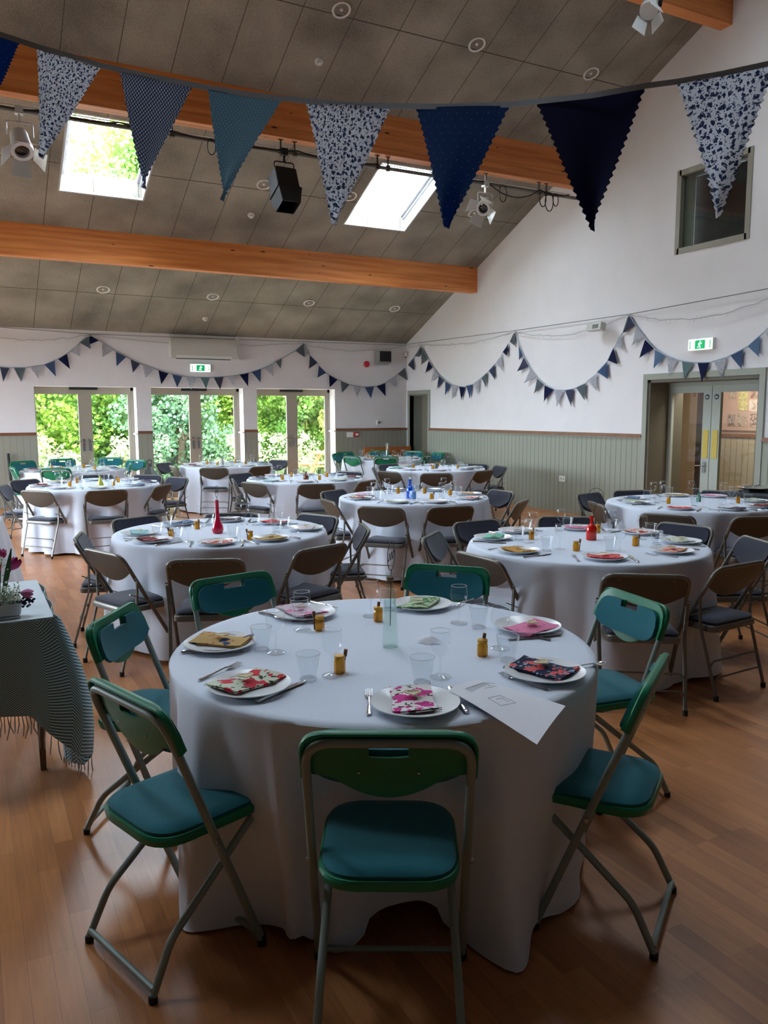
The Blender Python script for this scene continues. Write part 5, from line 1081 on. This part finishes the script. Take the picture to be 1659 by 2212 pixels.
for i, (px, py, s, lb) in enumerate(((323, 998, 1.35, 'black pyramid lantern on a stool between the left and middle glass doors'), (549, 995, 1.1, 'black lantern whose ring shows right of the middle glass doors'))):
    q = at(px, py, 'y', 14.7); st = empty('wooden_stool', (q.x, 14.7, 0)); zt = q.z-.535*s; MB().lathe([(.16, zt-.025), (.16, zt)], 24, cap1=True).build('seat', pine, st)
    for a in range(3): MB().tube([(math.cos(a*2.1)*.11, math.sin(a*2.1)*.11, zt-.025), (math.cos(a*2.1)*.15, math.sin(a*2.1)*.15, 0)], .014).build('leg', pine, st)
    tag(st, ('stool carrying the left black lantern', 'stool carrying the right black lantern')[i], 'stool', 'stools under the lanterns'); lantern(q.x, 14.7, zt, s, lb)
q = at(18, 980, 'y', 14.9); o = MB().tube([(q.x+.03, 14.9, 0), (q.x, 14.99, q.z)], [.018, .022], 8).build('pole', black_metal); tag(o, 'black pole leaning on the far wall at the left edge', 'pole')
# ------------------------------------------------------------------ bunting
def fab_floral(name, s, base, c1, c2):
    m = mat(name, base, .9); nt, N, L = nodes(m); b = N['Principled BSDF']; uv = N.new('ShaderNodeUVMap'); prev = None
    nz = N.new('ShaderNodeTexNoise'); nz.inputs['Scale'].default_value = s*1.6; L.new(uv.outputs[0], nz.inputs[0])
    ad = N.new('ShaderNodeMix'); ad.data_type = 'VECTOR'; ad.inputs[0].default_value = .9/s*1.1; L.new(uv.outputs[0], ad.inputs[4]); L.new(nz.outputs['Color'], ad.inputs[5])
    for sc_, th, col in ((s, .27, c1), (s*1.9, .17, c2), (s*1.3, .16, c1)):
        v = N.new('ShaderNodeTexVoronoi'); v.voronoi_dimensions = '2D'; v.inputs['Scale'].default_value = sc_; L.new(ad.outputs[1], v.inputs[0])
        lt = N.new('ShaderNodeMath'); lt.operation = 'LESS_THAN'; lt.inputs[1].default_value = th; L.new(v.outputs['Distance'], lt.inputs[0])
        k = N.new('ShaderNodeMix'); k.data_type = 'RGBA'; L.new(lt.outputs[0], k.inputs[0]); k.inputs[7].default_value = lin(col)
        if prev is None: k.inputs[6].default_value = lin(base)
        else: L.new(prev, k.inputs[6])
        prev = k.outputs[2]
    L.new(prev, b.inputs['Base Color']); return m
def fab_dots(name, pitch, r, base, dot):
    m = mat(name, base, .9); nt, N, L = nodes(m); b = N['Principled BSDF']; uv = N.new('ShaderNodeUVMap')
    v = N.new('ShaderNodeTexVoronoi'); v.voronoi_dimensions = '2D'; v.inputs['Randomness'].default_value = 0; v.inputs['Scale'].default_value = 1/pitch
    mp = N.new('ShaderNodeMapping'); mp.inputs['Rotation'].default_value = (0, 0, PI/4); L.new(uv.outputs[0], mp.inputs[0]); L.new(mp.outputs[0], v.inputs[0])
    lt = N.new('ShaderNodeMath'); lt.operation = 'LESS_THAN'; lt.inputs[1].default_value = r; L.new(v.outputs['Distance'], lt.inputs[0])
    k = N.new('ShaderNodeMix'); k.data_type = 'RGBA'; L.new(lt.outputs[0], k.inputs[0]); k.inputs[6].default_value = lin(base); k.inputs[7].default_value = lin(dot); L.new(k.outputs[2], b.inputs['Base Color']); return m
FAB = {'F': fab_floral('floral_cotton', 78, (246, 250, 255), (96, 114, 150), (150, 164, 186)), 'S': fab_dots('slate_dotted_cotton', .0088, .36, (92, 106, 134), (206, 216, 230)), 'T': fab_dots('teal_pin_dot_cotton', .0095, .13, (136, 172, 188), (228, 240, 244)),
       'B': fab_dots('blue_pin_dot_cotton', .02, .05, (46, 92, 150), (170, 190, 214)), 'N': mat('navy_cotton', (24, 34, 84), .9), 'G': mat('grey_green_cotton', (128, 140, 146), .9), 'b': mat('mid_blue_cotton', (96, 120, 160), .9), 'n': mat('deep_blue_cotton', (34, 42, 92), .9), 's': mat('slate_blue_cotton', (92, 98, 126), .9), 'f': fab_floral('small_floral_cotton', 62, (232, 232, 236), (146, 150, 164), (184, 186, 194)), 't': mat('soft_teal_cotton', (140, 166, 168), .9), 'l': mat('light_blue_cotton', (132, 160, 190), .9)}
for _m in FAB.values():
    nt, N, L = nodes(_m); b = N['Principled BSDF']; out = [n for n in N if n.type == 'OUTPUT_MATERIAL'][0]; t_ = N.new('ShaderNodeBsdfTranslucent'); ms = N.new('ShaderNodeMixShader'); ms.inputs[0].default_value = .6
    if b.inputs['Base Color'].links: L.new(b.inputs['Base Color'].links[0].from_socket, t_.inputs[0])
    else: t_.inputs[0].default_value = b.inputs['Base Color'].default_value
    L.new(b.outputs[0], ms.inputs[1]); L.new(t_.outputs[0], ms.inputs[2]); L.new(ms.outputs[0], out.inputs[0])
FN = {'F': 'white floral pennant', 'S': 'slate dotted pennant', 'T': 'teal dotted pennant', 'B': 'blue pennant', 'N': 'navy pennant', 'G': 'grey green pennant', 'b': 'mid blue pennant', 'n': 'navy pennant', 's': 'slate blue pennant', 'f': 'pale floral pennant', 't': 'soft teal pennant', 'l': 'light blue pennant'}
def pennant(parent, A, B, Tp, key, seed, teeth=0, wave=.01, nrm=None, curl=0):
    rnd = random.Random(seed); A, B, Tp = Vector(A), Vector(B), Vector(Tp); w = (B-A).length; mid = (A+B)/2; h = (Tp-mid).length
    n = nrm or (B-A).cross(Tp-A).normalized(); mb = MB(); nv = max(6, teeth or 6); nu = 8; ph = rnd.uniform(0, 6)
    def fn(a, b):
        e0 = A.lerp(Tp, b); e1 = B.lerp(Tp, b)
        if teeth and 0 < b < 1:
            z = .0028*(1 if round(b*nv) % 2 else -1); dx = (B-A).normalized()
            if a == 0: e0 = e0-dx*z
            if a == 1: e1 = e1+dx*z
        p = e0.lerp(e1, a); return p+n*(wave*math.sin(ph+a*5+b*3)*(b*.8+.2)+curl*b*b)
    mb.grid(nu, nv, fn, uvfn=lambda a, b: ((a-.5)*w*(1-b)+seed*.37, b*h)); mb.solid(.0006)
    o = mb.build('pennant', FAB[key], parent, ang=80); o['label'] = FN[key]; return o
def depth_pt(px, py, d): return Vector((0, 0, CAMZ))+ray(px, py)*d
def dd(px): return 2.45 if px < 100 else max(1.42, 2.45-(px-100)*.00083)
t = empty('bunting', (0, 0, 0)); g0 = depth_pt(660, 220, dd(660)); t.location = g0; FGB = []
tape = [(-260, 20), (-120, 45), (0, 74), (79, 100), (217, 141), (330, 166), (414, 183), (530, 203), (610, 212), (661, 218), (750, 226), (843, 229), (960, 230), (1100, 226), (1160, 219), (1280, 206), (1391, 186), (1464, 176), (1560, 159), (1659, 138), (1800, 95), (1960, 35)]
def tape_pt(px, py, off=0): return depth_pt(px, py+off, dd(px))-g0
mb = MB(); U = [mb.bm.verts.new(tape_pt(px, py, -5.5)) for px, py in tape]; Lw = [mb.bm.verts.new(tape_pt(px, py, 6.5)) for px, py in tape]
for i in range(len(tape)-1): mb.face((U[i], U[i+1], Lw[i+1], Lw[i]))
mb.solid(.0015); mb.build('binding_tape', mat('grey_blue_tape', (160, 174, 186), .9), t, ang=80)
for i, (a, b, c, key) in enumerate((((-130, 48), (42, 92), (-20, 225), 'B'), ((79, 103), (217, 146), (89, 342), 'F'), ((260, 155), (414, 187), (311, 408), 'S'), ((451, 194), (610, 215), (481, 434), 'T'), ((661, 222), (843, 232), (722, 486), 'F'), ((898, 231), (1100, 229), (965, 492), 'B'), ((1160, 223), (1391, 190), (1280, 498), 'N'), ((1464, 182), (1678, 138), (1552, 468), 'F'))):
    pennant(t, tape_pt(*a), tape_pt(*b), depth_pt(c[0], c[1], dd((a[0]+b[0])/2)*1.01)-g0, key, i+3, teeth=38, wave=.009)
tag(t, 'large foreground bunting of blue and floral pennants across the top', 'bunting')
def wall_bunting(name, plane, sc_, ox, oy, data, label, extra=()):
    ax, val = plane; t = empty('bunting'); P = lambda q: at(ox+q[0]/sc_, oy+q[1]/sc_, ax, val)
    first = P(data[0][0]); t.location = first; cord = []
    for i, (a, b, c, key) in enumerate(data):
        A, B, Tp = P(a)-first, P(b)-first, P(c)-first; cord += [A, B]
        n = Vector((0, -1, 0)) if ax == 'y' else Vector((-1, 0, 0)); A, B, Tp = A+n*.004, B+n*.004, Tp+n*random.uniform(.01, .05)
        pennant(t, A, B, Tp, key, i*5+len(data), wave=.006, nrm=n)
    cord += [P(q)-first for q in extra]
    cord = [cord[0]]+[q for p, q in zip(cord, cord[1:]) if (q-p).length > .004]
    MB().tube(cord, .006, 5, flat=1.6).build('binding_tape', bpy.data.materials['grey_blue_tape'], t)
    return tag(t, label, 'bunting', 'bunting swags along the walls')
FW = ('y', YF-.03); RW = ('x', XR-.03)
wall_bunting('a', FW, 2.963, 0, 680, [((-40, 330), (-10, 333), (-30, 400), 'f'), ((0, 335), (60, 340), (20, 430), 's'), ((88, 338), (163, 338), (135, 430), 'G'), ((190, 333), (275, 322), (245, 410), 'f'), ((285, 320), (350, 292), (355, 395), 'b'), ((370, 283), (428, 250), (447, 348), 'n'), ((448, 235), (500, 192), (512, 270), 'f'), ((510, 178), (568, 130), (580, 220), 'G')], 'bunting swag at the left end of the far wall')
wall_bunting('b', FW, 2.963, 0, 680, [((570, 125), (635, 165), (573, 190), 'n'), ((650, 175), (722, 222), (655, 272), 'f'), ((742, 235), (808, 270), (745, 330), 'b'), ((835, 285), (897, 312), (850, 370), 's'), ((915, 320), (985, 345), (930, 405), 'f'), ((1013, 355), (1078, 375), (1030, 445), 'n'), ((1100, 380), (1168, 392), (1133, 465), 'b'), ((1188, 395), (1262, 400), (1223, 478), 'f'), ((1282, 400), (1343, 402), (1315, 475), 't'), ((1367, 400), (1430, 397), (1408, 480), 's'), ((1455, 395), (1510, 388), (1497, 465), 'f'), ((1533, 383), (1590, 372), (1583, 458), 'n'), ((1610, 366), (1670, 347), (1665, 432), 'b'), ((1690, 340), (1747, 315), (1747, 393), 'f'), ((1763, 300), (1805, 278), (1793, 345), 'G'), ((1890, 230), (1945, 182), (1945, 272), 'G')], 'long bunting swag across the middle glass doors')
wall_bunting('c', FW, 2.963, 540, 680, [((345, 182), (380, 245), (345, 272), 'f'), ((383, 260), (433, 308), (373, 345), 's'), ((440, 325), (487, 372), (428, 402), 'b'), ((505, 383), (560, 415), (505, 465), 'n'), ((580, 423), (635, 447), (585, 500), 'G'), ((657, 452), (712, 462), (683, 527), 'f'), ((733, 463), (793, 458), (770, 535), 'b'), ((810, 457), (865, 437), (865, 520), 'n'), ((883, 425), (937, 388), (937, 465), 'f'), ((945, 380), (992, 340), (1000, 420), 'G')], 'bunting swag on the far wall beside the speaker')
wall_bunting('c2', RW, 2.963, 540, 680, [((1012, 322), (1045, 278), (1060, 355), 's'), ((1055, 265), (1095, 200), (1090, 270), 'G')], 'short bunting end rising at the far corner')
wall_bunting('d', RW, 2.963, 540, 680, [((1100, 210), (1140, 280), (1098, 318), 'G'), ((1145, 295), (1170, 333), (1128, 375), 'n'), ((1177, 345), (1207, 385), (1170, 427), 'f'), ((1210, 390), (1243, 417), (1200, 475), 's'), ((1250, 425), (1285, 448), (1258, 513), 'b'), ((1290, 450), (1330, 458), (1303, 540), 'f'), ((1340, 460), (1378, 462), (1357, 545), 'n'), ((1385, 455), (1425, 447), (1415, 533), 'b'), ((1433, 443), (1473, 410), (1468, 508), 'f'), ((1483, 403), (1520, 370), (1518, 462), 'G'), ((1530, 358), (1567, 318), (1573, 413), 's'), ((1575, 310), (1612, 258), (1625, 352), 'f'), ((1620, 238), (1655, 185), (1655, 265), 'n')], 'first bunting swag on the right wall after the corner door')
wall_bunting('e', RW, 2.968, 1100, 600, [((5, 410), (38, 340), (40, 435), 'G'), ((60, 430), (88, 495), (68, 525), 'b'), ((95, 510), (128, 570), (63, 600), 's'), ((135, 585), (175, 635), (110, 675), 'f'), ((180, 645), (222, 683), (165, 740), 'G'), ((228, 690), (285, 715), (230, 795), 'n'), ((292, 720), (350, 722), (315, 825), 'f'), ((360, 722), (413, 712), (405, 825), 's'), ((430, 705), (493, 675), (490, 783), 'G'), ((505, 660), (562, 617), (566, 725), 'f'), ((565, 605), (628, 540), (638, 648), 'b'), ((632, 530), (670, 450), (703, 553), 'n'), ((680, 440), (718, 365), (735, 460), 'f'), ((730, 350), (765, 240), (755, 350), 'G')], 'deep bunting swag in the middle of the right wall')
wall_bunting('f', RW, 2.968, 1100, 600, [((770, 240), (810, 305), (745, 350), 's'), ((815, 315), (868, 380), (790, 432), 'f'), ((873, 397), (930, 452), (843, 517), 'n'), ((935, 460), (1003, 500), (940, 580), 'l'), ((1015, 503), (1080, 530), (1030, 628), 'f'), ((1110, 535), (1185, 545), (1125, 660), 't'), ((1210, 545), (1288, 543), (1248, 668), 'n'), ((1310, 535), (1395, 510), (1370, 640), 'f'), ((1420, 498), (1503, 455), (1495, 585), 'b'), ((1530, 440), (1608, 372), (1612, 507), 'l'), ((1635, 350), (1675, 305), (1665, 370), 'f')], 'bunting swag above the double doors')
# tension wire and string lights
wire_g = mat('grey_wire', (130, 130, 130), .5)
wp = [at(x, y, 'x', XR-.05) for x, y in ((877.6, 744), (1112, 714), (1358, 679), (1700, 616))]
tag(MB().tube(wp, .006, 5).build('tension_wire', wire_g), 'thin tension wire stretched along the right wall', 'wire', 'tension wires'); wf = [at(x, y, 'y', YF-.05) for x, y in ((-60, 702), (200, 722), (650, 738), (877, 746))]
tag(MB().tube(wf, .005, 5).build('tension_wire', wire_g), 'thin wire along the top of the far wall', 'wire', 'tension wires')
bulb_m = mat('clear_bulb', (226, 226, 226), .2); cable_w = mat('pale_cable', (176, 176, 172), .5)
def lights(ax, val, pts, sag, label, seed):
    rnd = random.Random(seed); P = [at(x, y, ax, val) for x, y in pts]; t = empty('string_lights'); t.location = P[0]; line = []
    for (a, b, s) in zip(P, P[1:], sag):
        for i in range(24): u = i/24; line.append(a.lerp(b, u)-P[0]+Vector((0, 0, -s*4*u*(1-u)+rnd.uniform(-.012, .012))))
    line.append(P[-1]-P[0]); MB().tube(line, .0045, 4).build('cable', cable_w, t); line2 = [q+Vector((0, 0, rnd.uniform(-.03, .02))) for q in line]; mb = MB(); mb.tube(line2, .003, 4)
    for q in line:
        for _ in range(2):
            d = Vector((rnd.uniform(-.03, .03) if ax == 'y' else 0, rnd.uniform(-.03, .03) if ax == 'x' else 0, rnd.uniform(-.05, .03))); mb.tube([q, q+d], .0022, 4); mb.lathe([(.0001, -.007), (.005, 0), (.0001, .007)], 5, c=q+d, cap0=False)
    o = mb.build('bulbs', bulb_m, t); o['kind'] = 'stuff'; return tag(t, label, 'string lights', 'unlit string lights on the walls')
lights('y', YF-.06, [(-40, 722), (192, 722), (650, 742)], [.10, .10], 'unlit string lights along the left of the far wall', 1)
lights('y', YF-.06, [(650, 742), (870, 748)], [.12], 'unlit string lights above the far corner speaker', 2)
lights('x', XR-.06, [(880, 748), (910, 744), (1112, 715)], [.02, .10], 'unlit string lights on the right wall by the corner', 3)
lights('x', XR-.06, [(1112, 715), (1358, 680)], [.17], 'unlit string lights on the right wall in the middle', 4)
lights('x', XR-.06, [(1358, 680), (1680, 636)], [.16], 'unlit string lights on the right wall above the double doors', 5)
